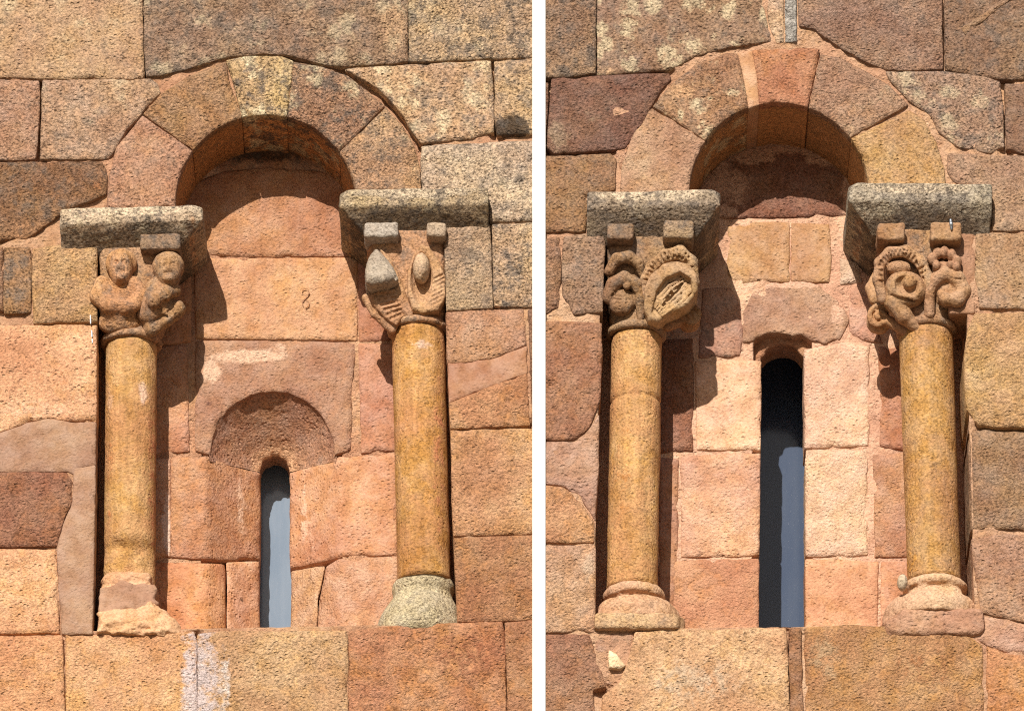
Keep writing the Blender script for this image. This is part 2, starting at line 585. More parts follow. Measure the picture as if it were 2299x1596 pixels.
class Carve:
    """x to the right, d into the wall, p down, all in tracing units"""
    def __init__(s, lo, hi, h=3.0):
        s.h = h
        s.lo = np.array(lo, float) - 2 * h
        n = np.ceil((np.array(hi, float) + 2 * h - s.lo) / h).astype(int) + 1
        ax = [(s.lo[i] + h * np.arange(n[i])).astype(np.float32) for i in range(3)]
        s.X, s.Dd, s.P = np.meshgrid(*ax, indexing='ij')
        s.F = np.full(s.X.shape, 1e3, np.float32)
    def rotc(s, c, ang):
        x = s.X - c[0]; d = s.Dd - c[1]; p = s.P - c[2]
        if ang:
            a = math.radians(ang); x, p = x * math.cos(a) + p * math.sin(a), -x * math.sin(a) + p * math.cos(a)
        return x, d, p
    def ell(s, c, r, ang=0):
        x, d, p = s.rotc(c, ang)
        k = np.sqrt((x / r[0]) ** 2 + (d / r[1]) ** 2 + (p / r[2]) ** 2)
        return (k - 1) * min(r)
    def box(s, c, hs, rd=4, ang=0):
        x, d, p = s.rotc(c, ang)
        qx = np.abs(x) - hs[0] + rd; qd = np.abs(d) - hs[1] + rd; qp = np.abs(p) - hs[2] + rd
        return np.sqrt(np.maximum(qx, 0) ** 2 + np.maximum(qd, 0) ** 2 + np.maximum(qp, 0) ** 2) + np.minimum(np.maximum(qx, np.maximum(qd, qp)), 0) - rd
    def path(s, pts, k=3):
        """a rounded ridge through (x, d, p, radius) points"""
        out = None
        for a, b in zip(pts[:-1], pts[1:]):
            ax, ad, ap, ra = a; bx, bd, bp, rb = b
            vx, vd, vp = bx - ax, bd - ad, bp - ap
            L2 = vx * vx + vd * vd + vp * vp + 1e-6
            t = np.clip(((s.X - ax) * vx + (s.Dd - ad) * vd + (s.P - ap) * vp) / L2, 0, 1)
            f = np.sqrt((s.X - ax - t * vx) ** 2 + (s.Dd - ad - t * vd) ** 2 + (s.P - ap - t * vp) ** 2) - (ra + (rb - ra) * t)
            out = f if out is None else smin(out, f, k)
        return out
    def prism(s, poly, front, back=60.0, k=5.0):
        """a traced outline standing proud of the block; front(x, p) is the depth of its face"""
        x2 = s.X[:, 0, :]; p2 = s.P[:, 0, :]
        dist, ins = seg_dist(np.stack([x2.ravel(), p2.ravel()], 1), poly)
        f2 = np.where(ins, -dist, dist).reshape(x2.shape).astype(np.float32)
        fr = front(x2, p2).astype(np.float32) if callable(front) else np.full(x2.shape, front, np.float32)
        f = smax(np.broadcast_to(f2[:, None, :], s.X.shape), fr[:, None, :] - s.Dd, k)
        return smax(f, s.Dd - back, 2)
    def torus(s, c, R, r, squash=1.0):
        q = np.sqrt((s.X - c[0]) ** 2 + (s.Dd - c[1]) ** 2) - R
        return np.sqrt(q * q + ((s.P - c[2]) / squash) ** 2) - r
    def add(s, f, k=4): s.F = smin(s.F, f, k); return s
    def cut(s, f, k=3): s.F = smax(s.F, -f, k); return s
    def clip(s, f, k=3): s.F = smax(s.F, f, k); return s
    def weather(s, a=1.5, sc=22, b=0.8, sc2=8, seed=0):
        s.F = s.F + fbm(s.X / sc, s.Dd / sc + seed, s.P / sc, 2) * a + vnoise(s.X / sc2 + seed, s.Dd / sc2, s.P / sc2) * b
        return s
    def mesh(s):
        F = s.F.copy()
        F[0] = F[-1] = 9; F[:, 0] = F[:, -1] = 9; F[:, :, 0] = F[:, :, -1] = 9
        ins = F < 0
        nx, ny, nz = F.shape
        cs = (nx - 1, ny - 1, nz - 1)
        acc = np.zeros(cs + (3,), np.float32); cnt = np.zeros(cs, np.float32)
        def sub(A_, o): return A_[o[0]:o[0] + cs[0], o[1]:o[1] + cs[1], o[2]:o[2] + cs[2]]
        for ax in range(3):
            for u in (0, 1):
                for v in (0, 1):
                    o = [0, 0, 0]; oth = [q for q in range(3) if q != ax]
                    o[oth[0]] = u; o[oth[1]] = v
                    o2 = list(o); o2[ax] = 1
                    fa, fb = sub(F, o), sub(F, o2)
                    m = (fa < 0) != (fb < 0)
                    t = np.where(m, fa / np.where(m, fa - fb, 1), 0)
                    for q in range(3):
                        val = (t if q == ax else float(o[q]))
                        acc[..., q] += np.where(m, val, 0)
                    cnt += m
        act = cnt > 0
        idx = -np.ones(cs, int)
        ijk = np.argwhere(act)
        idx[act] = np.arange(len(ijk))
        V = (ijk + acc[act] / cnt[act][:, None]) * s.h + s.lo
        faces = []
        for ax in range(3):
            oth = [q for q in range(3) if q != ax]
            sl0 = [slice(None)] * 3; sl1 = [slice(None)] * 3
            sl0[ax] = slice(0, -1); sl1[ax] = slice(1, None)
            ch = ins[tuple(sl0)] != ins[tuple(sl1)]
            e = np.argwhere(ch)
            e = e[(e[:, oth[0]] > 0) & (e[:, oth[1]] > 0)]
            e = e[(e[:, oth[0]] < F.shape[oth[0]] - 1) & (e[:, oth[1]] < F.shape[oth[1]] - 1)]
            q = []
            for (u, v) in ((0, 0), (1, 0), (1, 1), (0, 1)):
                c = e.copy(); c[:, oth[0]] -= u; c[:, oth[1]] -= v
                q.append(idx[c[:, 0], c[:, 1], c[:, 2]])
            f = np.stack(q, 1)
            f = f[(f >= 0).all(1)]
            flip = ins[e[:, 0], e[:, 1], e[:, 2]][:len(f)]
            a = f.copy()
            faces += a.tolist()
        return V, faces
    def build(s, name, parent, mat, tint, stains=(), label=None, **kw):
        V, faces = s.mesh()
        verts = np.stack([(V[:, 0] - CX) * S, V[:, 1] * S, Z0 + (CY - V[:, 2]) * S], 1)
        st = np.zeros((len(V), 4), np.float32)
        for (cx, cy, rx, ry, colr, a) in stains:
            k = ((V[:, 0] - cx) / rx) ** 2 + ((V[:, 2] - cy) / ry) ** 2
            al = a * np.clip(1.25 - k ** 0.75, 0, 1)
            m_ = al > st[:, 3]
            st[m_, :3] = np.array(tone(colr))
            st[:, 3] = np.maximum(st[:, 3], al)
        return link_mesh(name, verts, faces, mat, parent, tint, stain_and_light=st, label=label, fix=True, **kw)


# ------------------------------------------------------------------ ground and the masonry round the picture
def ground():
    n = 24; R = 400.0
    vs = []; fs = []
    for j in range(n + 1):
        for i in range(n + 1):
            x = -R + 2 * R * i / n; y = -R + 2 * R * j / n
            vs.append((x, y, 0.0 if abs(y) < 40 and abs(x) < 40 else float(fbm(x / 60, y / 60, 1.0, 2)) * 0.6 - 0.3))
    for j in range(n):
        for i in range(n):
            a = j * (n + 1) + i
            fs.append([a, a + 1, a + n + 2, a + n + 1])
    o = link_mesh('ground', vs, fs, M_GROUND, None)
    o['kind'] = 'structure'
    return o


ground()

YEL = (205, 185, 130); DRK = (70, 58, 50); WHT = (236, 222, 214); CRM = (226, 190, 158); ORG = (214, 128, 62)
MOR = (214, 160, 132); PNK = (222, 168, 140); BRN = (150, 96, 70); LIL = (222, 205, 205); GRY = (182, 170, 155)

# ---- plan of the two recesses: opening on the wall face, depth of the back wall
DL, DR = 170.0, 196.0
ARC_L = (597, 457, 205, 200)
ARC_R = (1749, 436, 204, 206)


def opening(arcp, xl, xr, bot_l, bot_r, spring_l, spring_r, grow=0.0):
    cx, cy, rx, ry = arcp
    g = grow
    return ([(xl[1] - g, bot_l), (xl[0] - g, spring_l)] + [(cx - rx - g, spring_l)] +
            [(x, y) for x, y in arc(cx, cy, rx + g, ry + g, 178, 2, 26)] +
            [(cx + rx + g, spring_r), (xr[0] + g, spring_r), (xr[1] + g, bot_r)])


OPEN_L = opening(ARC_L, (218, 210), (1002, 1024), 1416, 1400, 500, 470, 5)
OPEN_R = opening(ARC_R, (1356, 1338), (2160, 2184), 1412, 1402, 480, 470, 5)

wallL = thing('stone_wall', 'left tan and orange sandstone block wall around the window with the narrower slit', 'wall', A(597, 1660, 60), 'sandstone walls')
wallR = thing('stone_wall', 'right brown and pinkish sandstone block wall around the window with the wider slit', 'wall', A(1760, 1660, 60), 'sandstone walls')

slab('mortar_bed', wallL, [(-90, -90), (1204, -90), (1204, 1680), (-90, 1680)], M_MORTAR, (198, 152, 118), d=9, thick=200, step=15, bumpy=7.5, grow=0,
     holes=[OPEN_L], hole_thick=DL - 2, drop=0, warm=0.5,
     deep=[(319, -60, 321, 165, 26), (92, 195, 84, 345, 26), (560, 122, 700, 138, 20), (700, 138, 910, 146, 18), (775, 160, 880, 232, 22), (880, 232, 942, 318, 26), (946, 330, 946, 420, 22), (1109, 150, 1114, 300, 26), (1102, 510, 1107, 680, 24), (442, 1430, 442, 1670, 26), (1134, 1400, 1142, 1670, 22), (1015, 965, 1200, 962, 16), (915, 0, 916, 130, 22), (325, 258, 285, 300, 16), (0, 362, 80, 362, 14)])
slab('mortar_bed', wallR, [(1215, -90), (2389, -90), (2389, 1680), (1215, 1680)], M_MORTAR, (206, 160, 128), d=8, thick=226, step=15, bumpy=7.5, grow=0,
     holes=[OPEN_R], hole_thick=DR - 2, drop=0, warm=0.4,
     deep=[(1338, -60, 1339, 165, 26), (1345, 170, 1500, 165, 18), (1230, 348, 1370, 344, 18), (1769, 1420, 1774, 1670, 24), (2200, 964, 2370, 963, 16), (2256, 190, 2258, 340, 18), (2118, 0, 2120, 158, 16), (1226, 190, 1232, 330, 22), (1332, 1540, 1352, 1556, 22)])

LEFT = [
    # (outline, colour, options)
    ([(-80, -80), (317, -80), (317, 0), (322, 168), (318, 177), (100, 177), (0, 175), (-80, 175)], (205, 165, 122), dict(pale=.35, grime=.12, warm=.3)),
    ([(324, -80), (912, -80), (914, 0), (914, 138), (880, 143), (780, 149), (735, 147), (690, 134), (640, 122), (580, 121), (520, 127), (460, 142), (400, 160), (360, 171), (330, 170), (325, 100)],
     (172, 138, 112), dict(pale=.45, grime=.25, stains=[(880, 60, 50, 90, (205, 170, 130), .55), (690, 40, 90, 40, (198, 165, 130), .4)])),
    ([(919, -80), (1208, -80), (1208, 128), (1100, 132), (919, 138)], (205, 174, 134), dict(pale=.3, grime=.35)),
    ([(-80, 181), (86, 183), (88, 240), (82, 330), (77, 358), (40, 360), (-80, 360)], (202, 150, 120), dict(grime=.12)),
    ([(97, 182), (338, 179), (352, 190), (358, 210), (320, 252), (285, 290), (262, 328), (243, 357), (92, 357), (93, 300)], (206, 165, 130), dict(pale=.4, grime=.15)),
    ([(-80, 366), (234, 365), (240, 400), (236, 437), (205, 450), (150, 470), (110, 500), (60, 535), (0, 545), (-80, 545)], (168, 116, 78),
     dict(grime=.25, stains=[(60, 520, 120, 40, (206, 148, 100), .5), (210, 420, 40, 40, ORG, .35)])),
    ([(775, 156), (870, 151), (1100, 138), (1106, 200), (1108, 298), (1060, 311), (947, 321), (930, 298), (910, 266), (880, 228), (850, 198), (810, 175)], (205, 168, 126),
     dict(pale=.6, grime=.3, stains=[(930, 215, 60, 40, (130, 102, 80), .45)])),
    ([(1112, 140), (1208, 131), (1208, 300), (1118, 303), (1112, 260)], (205, 170, 126), dict(grime=.3, stains=[(1150, 285, 50, 32, (46, 34, 30), .9), (1165, 165, 30, 20, (110, 90, 75), .45)])),
    ([(947, 330), (1208, 317), (1208, 496), (1100, 497), (1098, 440), (952, 432), (946, 400)], (216, 190, 158), dict(pale=.2, grime=.3)),
    ([(1000, 512), (1098, 506), (1102, 560), (1105, 690), (1004, 697), (1001, 600)], (208, 176, 140), dict(grime=.2, thick=178)),
    ([(1106, 506), (1208, 501), (1208, 690), (1110, 686)], (210, 178, 138), dict(grime=.4, pale=.2)),
    ([(1003, 702), (1176, 695), (1180, 775), (1100, 806), (1006, 815)], (196, 142, 112), dict(thick=178, stains=[(1070, 735, 70, 20, CRM, .35)])),
    ([(1010, 906), (1110, 866), (1182, 842), (1188, 955), (1013, 961)], (200, 138, 92), dict(thick=178, warm=.6)),
    ([(1187, 697), (1208, 695), (1208, 960), (1197, 960)], (160, 120, 95), dict()),
    ([(1013, 968), (1208, 963), (1208, 1198), (1019, 1202)], (212, 156, 108), dict(thick=178, warm=.4)),
    ([(1020, 1209), (1208, 1202), (1208, 1389), (1130, 1393), (1029, 1396)], (194, 134, 90), dict(thick=178, warm=.5)),
    ([(-80, 560), (6, 557), (5, 700), (-80, 712)], (190, 130, 92), dict()),
    ([(11, 558), (66, 557), (70, 600), (68, 700), (9, 704)], (170, 120, 80), dict(grime=.3)),
    ([(74, 562), (140, 549), (216, 557), (217, 721), (76, 726), (73, 640)], (218, 166, 102), dict(thick=178, warm=.3)),
    ([(-80, 733), (216, 731), (215, 948), (100, 939), (60, 950), (0, 970), (-80, 975)], (226, 166, 122), dict(thick=178, warm=.5, stains=[(80, 920, 140, 30, (236, 190, 158), .5), (120, 850, 90, 40, (228, 150, 92), .4)])),
    ([(-80, 1062), (148, 1062), (162, 1085), (160, 1130), (142, 1165), (128, 1225), (-80, 1229)], (174, 112, 86), dict(warm=.3)),
    ([(-80, 1235), (125, 1233), (128, 1300), (132, 1420), (-80, 1422)], (228, 168, 120), dict(warm=.4)),
    ([(-80, 1430), (139, 1428), (146, 1670), (-80, 1670)], (224, 160, 108), dict(warm=.6)),
    ([(149, 1428), (300, 1424), (434, 1419), (440, 1438), (441, 1670), (150, 1670)], (222, 164, 112), dict(thick=182, warm=.4, stains=[(436, 1540, 42, 200, LIL, .62)])),
    ([(445, 1424), (500, 1417), (640, 1419), (776, 1416), (780, 1440), (780, 1670), (444, 1670)], (206, 162, 116),
     dict(thick=182, grime=.12, warm=.5, stains=[(456, 1540, 44, 200, LIL, .62), (505, 1540, 18, 110, WHT, .55), (690, 1540, 120, 80, (196, 160, 120), .3)])),
    ([(784, 1419), (850, 1409), (980, 1402), (1126, 1396), (1131, 1420), (1138, 1670), (784, 1670)], (204, 134, 90), dict(thick=182, warm=.4, stains=[(1040, 1470, 110, 80, (172, 92, 54), .45), (850, 1430, 80, 20, (170, 130, 90), .35)])),
    ([(1135, 1396), (1208, 1393), (1208, 1670), (1144, 1670)], (192, 130, 88), dict(warm=.4)),
]
for poly, tint, o in LEFT:
    k = dict(grime=0.08, bumpy=2.4, proud=rng.uniform(-1.5, 2.5)); k.update(o)
    ym = sum(q[1] for q in poly) / len(poly)
    if ym < 640:                      # the upper courses are greyer and carry more lichen
        g_ = sum(tint) / 3.0
        tint = tuple((v * .86 + g_ * .14) * .965 for v in tint); k['grime'] = min(.6, k['grime'] + .14)
    slab('stone', wallL, poly, M_STONE, tint, **k)
slab('mortar_patch', wallL, [(1007, 817), (1100, 810), (1181, 778), (1182, 838), (1110, 862), (1010, 902)], M_PATCH, (184, 130, 102), d=2, thick=176, bumpy=1.6, drop=2)
slab('mortar_patch', wallL, [(-80, 978), (0, 973), (60, 952), (110, 941), (170, 950), (214, 950), (213, 1044), (170, 1050), (166, 1066), (148, 1058), (-80, 1058)], M_PATCH, (180, 140, 116), d=1, thick=178, bumpy=1.6, drop=2.5, wob=2.6)
slab('mortar_patch', wallL, [(168, 1052), (213, 1046), (210, 1240), (206, 1421), (140, 1423), (132, 1300), (130, 1228), (146, 1166), (164, 1130), (166, 1086)], M_PATCH, (182, 142, 118), d=0, thick=178, bumpy=1.4, drop=2.5)
for (x, y, l) in ((203, 716, 9), (206, 748, 7), (207, 764, 4)):
    slab('paint_drip', wallL, [(x - 1.5, y - l), (x + 1, y - l), (x + 1.6, y + l), (x, y + l + 3), (x - 1, y + l)], M_PAINT, (240, 240, 240), d=-3.5, thick=5, step=5, edge=.6, drop=.2, bumpy=.1, wob=.2, cut=.5, grow=0)

RIGHT = [
    ([(1212, -80), (1335, -80), (1336, 0), (1336, 164), (1300, 171), (1212, 175)], (172, 136, 106), dict(grime=.3)),
    ([(1342, -80), (1706, -80), (1710, 0), (1722, 55), (1734, 95), (1640, 104), (1560, 128), (1500, 158), (1430, 165), (1342, 169)], (168, 130, 103), dict(pale=.7, grime=.2, stains=[(1360, 160, 30, 14, (214, 176, 136), .6)])),
    ([(1716, -80), (1755, -80), (1759, 94), (1744, 97), (1727, 50)], (220, 182, 146), dict(drop=3)),
    ([(1763, -80), (1785, -80), (1787, 94), (1765, 95)], (196, 186, 174), dict(drop=3)),
    ([(1793, -80), (2110, -80), (2113, 0), (2115, 157), (1990, 157), (1900, 117), (1840, 74), (1796, 58)], (178, 136, 114), dict(grime=.12)),
    ([(2121, -80), (2379, -80), (2379, 180), (2250, 178), (2124, 160)], (160, 124, 96), dict(grime=.2, pale=.35)),
    ([(1240, 179), (1330, 173), (1500, 167), (1506, 178), (1470, 223), (1440, 278), (1402, 333), (1330, 339), (1246, 345), (1229, 330), (1237, 220)], (152, 102, 86), dict(pale=.25, stains=[(1330, 182, 60, 12, (176, 122, 100), .5)])),
    ([(1212, 190), (1229, 188), (1229, 225), (1222, 335), (1212, 340)], (170, 120, 95), dict()),
    ([(1212, 354), (1370, 347), (1382, 360), (1379, 425), (1320, 442), (1312, 519), (1212, 520)], (174, 126, 84), dict(grime=.15, warm=.3)),
    ([(1268, 532), (1320, 526), (1356, 526), (1356, 560), (1352, 640), (1352, 700), (1290, 706), (1264, 660), (1263, 580)], (172, 134, 108), dict(grime=.2, thick=204)),
    ([(1212, 542), (1254, 532), (1258, 600), (1254, 690), (1240, 701), (1212, 704)], (196, 142, 104), dict()),
    ([(1212, 722), (1349, 727), (1350, 800), (1345, 900), (1322, 958), (1290, 988), (1212, 984)], (174, 116, 88), dict(thick=204, warm=.2)),
    ([(1212, 1090), (1265, 1096), (1310, 1137), (1331, 1172), (1332, 1216), (1212, 1219)], (212, 152, 106), dict(warm=.5, thick=204)),
    ([(1212, 1227), (1336, 1225), (1335, 1350), (1334, 1420), (1212, 1418)], (208, 160, 126), dict(thick=204, stains=[(1320, 1270, 20, 60, (222, 196, 170), .5)])),
    ([(1212, 1426), (1322, 1425), (1345, 1500), (1358, 1540), (1330, 1548), (1338, 1670), (1212, 1670)], (184, 128, 100), dict(warm=.2)),
    ([(1428, 1420), (1500, 1411), (1600, 1416), (1700, 1410), (1764, 1412), (1767, 1440), (1772, 1670), (1348, 1670), (1354, 1562), (1392, 1532), (1412, 1482)], (212, 168, 124),
     dict(thick=208, grime=.12, warm=.6, stains=[(1560, 1530, 140, 70, (206, 186, 160), .5)])),
    ([(1772, 1411), (1797, 1411), (1803, 1670), (1778, 1670)], (172, 120, 84), dict(thick=208, proud=0)),
    ([(1808, 1410), (1900, 1404), (2000, 1409), (2090, 1408), (2170, 1427), (2204, 1450), (2209, 1670), (1810, 1670)], (200, 144, 92), dict(thick=208, warm=.5, stains=[(1850, 1470, 60, 70, (196, 170, 132), .5), (2080, 1500, 110, 70, (190, 116, 60), .4)])),
    ([(2217, 1452), (2260, 1470), (2379, 1478), (2379, 1670), (2217, 1670)], (204, 136, 82), dict(warm=.5)),
    ([(1992, 163), (2115, 162), (2200, 171), (2243, 186), (2251, 240), (2253, 330), (2225, 344), (2150, 330), (2110, 298), (2090, 260), (2040, 223), (2004, 186)], (184, 146, 122), dict(pale=.5, grime=.3, bumpy=3.5)),
    ([(2258, 191), (2379, 191), (2379, 370), (2300, 345), (2261, 334)], (158, 116, 90), dict()),
    ([(2130, 347), (2230, 351), (2300, 352), (2379, 380), (2379, 519), (2230, 516), (2225, 470), (2225, 425), (2142, 410), (2128, 380)], (190, 148, 118), dict(warm=.2)),
    ([(2192, 528), (2240, 524), (2379, 526), (2379, 695), (2290, 694), (2200, 690), (2191, 620)], (190, 148, 108), dict(thick=204)),
    ([(2190, 706), (2379, 701), (2379, 958), (2300, 961), (2200, 954), (2172, 920), (2166, 800), (2174, 740)], (210, 168, 112), dict(thick=204, warm=.3)),
    ([(2176, 969), (2210, 967), (2379, 967), (2379, 1195), (2240, 1195), (2205, 1196), (2180, 1190)], (172, 134, 104), dict(thick=204, grime=.2, edge=9, drop=16, stains=[])),
    ([(2182, 1212), (2240, 1201), (2379, 1201), (2379, 1415), (2280, 1392), (2205, 1374), (2192, 1300)], (188, 142, 114), dict(thick=204)),
]
for poly, tint, o in RIGHT:
    k = dict(grime=0.08, bumpy=2.4, proud=rng.uniform(-1.5, 2.5)); k.update(o)
    ym = sum(q[1] for q in poly) / len(poly)
    if ym < 640:                      # the upper courses are greyer and carry more lichen
        g_ = sum(tint) / 3.0
        tint = tuple((v * .86 + g_ * .14) * .965 for v in tint); k['grime'] = min(.6, k['grime'] + .14)
    slab('stone', wallR, poly, M_STONE, tint, **k)
slab('mortar_patch', wallR, [(1212, 990), (1294, 994), (1325, 962), (1345, 930), (1342, 1060), (1336, 1168), (1312, 1130), (1270, 1090), (1212, 1084)], M_MORTAR, (196, 152, 130), d=3, thick=200, bumpy=3.5)
slab('mortar_patch', wallR, [(1328, 1424), (1424, 1420), (1408, 1482), (1388, 1528), (1364, 1536), (1348, 1498)], M_MORTAR, (190, 142, 118), d=7, thick=180, bumpy=4)
slab('mortar_patch', wallR, [(2196, 1380), (2280, 1397), (2379, 1420), (2379, 1472), (2262, 1464), (2214, 1446), (2176, 1424)], M_MORTAR, (206, 160, 138), d=4, thick=60, bumpy=4)
slab('mortar_patch', wallR, [(1395, 245), (1440, 292), (1404, 348), (1388, 425), (1384, 425), (1385, 350)], M_MORTAR, (216, 164, 130), d=5, thick=20, bumpy=2)
slab('stone_chip', wallR, [(1368, 1460), (1384, 1470), (1402, 1494), (1392, 1500), (1368, 1498)], M_CALM, (236, 214, 176), d=-8, thick=40, step=6, drop=6, bumpy=3, label='cream stone chip wedged into the mortar')

# crack running across the upper right stone, and the raised mortar lip over it
slab('mortar_lip', wallR, [(2160, 66), (2200, 40), (2240, 8), (2262, -6), (2266, -2), (2244, 16), (2204, 48), (2168, 74)], M_STONE, (168, 130, 102), d=-3, thick=8, step=6, edge=2, drop=2, wob=2.2, cut=2)

# ---- arches
archL = thing('round_arch', 'left round arch of five voussoirs with a lichen-spotted yellowish keystone', 'arch', A(597, 457, 80), 'window arches')
archR = thing('round_arch', 'right round arch of five voussoirs with an orange-red keystone', 'arch', A(1749, 436, 80), 'window arches')


def al(a0, a1, n=9): return arc(*ARC_L, a0, a1, n)
def ar(a0, a1, n=9): return arc(*ARC_R, a0, a1, n)


VL = [
    ([(241, 468), (246, 400), (262, 334), (320, 263)] + al(144.3, 180, 9) + [(392, 468)], (190, 142, 114), dict(grime=.25)),
    ([(324, 257), (365, 211), (420, 176), (506, 141), (512, 180)] + al(105.8, 143, 9), (182, 138, 98), dict(grime=.25)),
    ([(510, 138), (560, 128), (630, 128), (657, 140), (651, 200)] + al(77.3, 104.6, 8) + [(526, 190)], (196, 172, 122), dict(pale=1.0, grime=.55)),
    ([(661, 142), (720, 152), (780, 173), (820, 205), (861, 240)] + al(36, 76.2, 9) + [(655, 200)], (184, 144, 114), dict(pale=.75, grime=.5)),
    ([(866, 245), (900, 282), (928, 330), (941, 380), (945, 440), (802, 440)] + al(0, 34.9, 8), (196, 158, 120), dict(pale=.5, grime=.42)),
]
for poly, tint, o in VL:
    slab('voussoir', archL, poly, M_STONE, tint, d=0, thick=DL + 6, proud=rng.uniform(0, 3), cut=3, wob=.8, drop=4, step=8, warm=.2, side=((226, 150, 74), .8), **o)  # orange sides: fresh stone colour that also paints bounced light on the soffit
VR = [
    ([(1392, 450), (1398, 370), (1420, 310), (1455, 255), (1463, 246)] + ar(145.2, 180, 9) + [(1545, 450)], (190, 148, 118), dict(pale=.2)),
    ([(1468, 240), (1510, 190), (1560, 150), (1632, 122), (1655, 124), (1668, 180)] + ar(110, 144, 9), (172, 130, 98), dict(pale=.8, grime=.35, stains=[(1530, 210, 40, 26, (214, 172, 128), .6)])),
    ([(1690, 116), (1760, 110), (1838, 112), (1834, 142)] + ar(72, 102, 8) + [(1702, 170)], (196, 130, 94), dict(warm=.4, grime=.1)),
    ([(1843, 126), (1880, 131), (1940, 161), (1990, 191), (2037, 236)] + ar(38, 70.2, 9), (188, 148, 122), dict(pale=.3, grime=.2, stains=[(1900, 240, 40, 30, (206, 172, 148), .45)])),
    ([(2040, 250), (2074, 272), (2100, 320), (2118, 378), (2124, 440), (1954, 440)] + ar(0, 36.6, 8), (190, 148, 94), dict(grime=.2, warm=.2)),
]
for poly, tint, o in VR:
    k = dict(warm=.2); k.update(o)
    slab('voussoir', archR, poly, M_STONE, tint, d=0, thick=DR + 6, proud=rng.uniform(0, 3), cut=3, wob=.9, drop=4, step=8, side=((216, 152, 84), .7), **k)  # sides tinted orange, unweathered stone plus a painted warm glow under the arch
slab('mortar_joint', archR, [(1659, 124), (1688, 118), (1698, 170)] + ar(103, 109, 2) + [(1672, 180)], M_PATCH, (204, 152, 112), d=3, thick=DR + 2, cut=2, wob=.8, drop=1, bumpy=2)

# ---- back wall of each recess
backL = thing('recess_wall', 'orange block wall at the back of the left recess carrying a carved mason mark', 'wall', A(620, 1500, DL), 'recess back walls')
backR = thing('recess_wall', 'pale pink block wall at the back of the right recess with wide mortar joints', 'wall', A(1760, 1500, DR), 'recess back walls')

SPL = 112.0     # how far the left window's splay goes in
XL0, XL1, XR0, XR1 = 462, 584, 650, 762


def splay(x, y):
    if y < 1000: return DL
    if x <= XL0 or x >= XR1: return DL
    if x < XL1: t = (x - XL0) / (XL1 - XL0)
    elif x > XR0: t = (XR1 - x) / (XR1 - XR0)
    else: t = 1.0
    return DL + SPL * t


HOOD = (612, 1020, 141, 142)
SLIT_L = (617, 1056, 33, 33)
slab('mortar_bed', backL, [(190, 220), (1040, 220), (1040, 1540), (772, 1540), (768, 1010)] + arc(HOOD[0], HOOD[1], 150, 150, 0, 180, 18) + [(452, 1010), (448, 1540), (190, 1540)],
     M_MORTAR, (216, 160, 124), d=DL + 6, thick=20, step=14, bumpy=3, drop=0, warm=.6)
BL = [
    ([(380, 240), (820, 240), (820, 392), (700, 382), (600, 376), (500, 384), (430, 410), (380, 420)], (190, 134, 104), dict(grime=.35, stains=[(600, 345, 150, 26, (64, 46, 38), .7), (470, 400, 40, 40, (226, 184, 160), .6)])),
    ([(400, 424), (436, 414), (502, 388), (600, 380), (700, 386), (796, 396), (800, 574), (620, 577), (440, 576), (400, 560)], (206, 144, 106), dict(warm=.1)),
    ([(438, 583), (620, 581), (802, 580), (801, 764), (640, 762), (441, 759)], (214, 154, 110), dict(warm=.2)),
    ([(340, 560), (428, 562), (428, 768), (340, 776)], (216, 142, 98), dict(warm=.4)),
    ([(806, 560), (880, 560), (880, 762), (808, 766)], (190, 122, 92), dict(warm=.2)),
    ([(440, 768), (640, 766), (798, 772), (790, 860), (786, 1012), (757, 1018)] + arc(*HOOD, 0, 180, 22) + [(440, 1012)], (190, 138, 112),
     dict(stains=[(560, 800, 110, 20, (240, 204, 178), .8), (475, 835, 30, 34, (240, 204, 178), .75), (470, 905, 16, 12, (120, 76, 72), .55), (640, 778, 60, 12, (238, 200, 176), .5)])),
    ([(340, 782), (420, 776), (424, 1012), (340, 1022)], (220, 154, 116), dict()),
    ([(806, 772), (892, 776), (894, 1010), (812, 1018)], (206, 140, 110), dict()),
    ([(340, 1032), (380, 1030), (382, 1250), (340, 1254)], (224, 164, 130), dict(stains=[(374, 1180, 12, 80, (242, 214, 196), .85)])),
    ([(386, 1030), (462, 1026), (582, 1064), (582, 1254), (520, 1256), (386, 1250)], (214, 146, 106), dict(depth=splay, stains=[(540, 1130, 9, 90, (240, 200, 174), .75), (520, 1110, 30, 8, (236, 186, 156), .45)])),
    ([(653, 1062), (762, 1028), (892, 1022), (893, 1244), (763, 1252), (653, 1274)], (216, 150, 110), dict(depth=splay, stains=[(682, 1150, 9, 90, (240, 200, 174), .7), (700, 1200, 8, 60, (238, 190, 162), .45)])),
    ([(335, 1264), (420, 1266), (504, 1268), (504, 1520), (335, 1520)], (220, 146, 96), dict(depth=splay, warm=.4, stains=[(360, 1270, 40, 20, (222, 112, 48), .5)])),
    ([(511, 1264), (580, 1262), (581, 1520), (511, 1520)], (222, 158, 118), dict(depth=splay, stains=[(545, 1345, 6, 6, (96, 60, 46), .8)])),
    ([(656, 1284), (728, 1272), (712, 1340), (706, 1520), (654, 1520)], (224, 176, 130), dict(depth=splay)),
    ([(735, 1272), (760, 1256), (895, 1250), (895, 1520), (712, 1520), (718, 1350)], (218, 160, 124), dict(depth=splay)),
]
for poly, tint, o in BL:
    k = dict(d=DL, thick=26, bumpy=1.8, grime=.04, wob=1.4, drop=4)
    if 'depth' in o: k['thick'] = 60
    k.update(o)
    slab('stone', backL, poly, M_CALM if tint[0] > 170 else M_STONE, tint, **k)


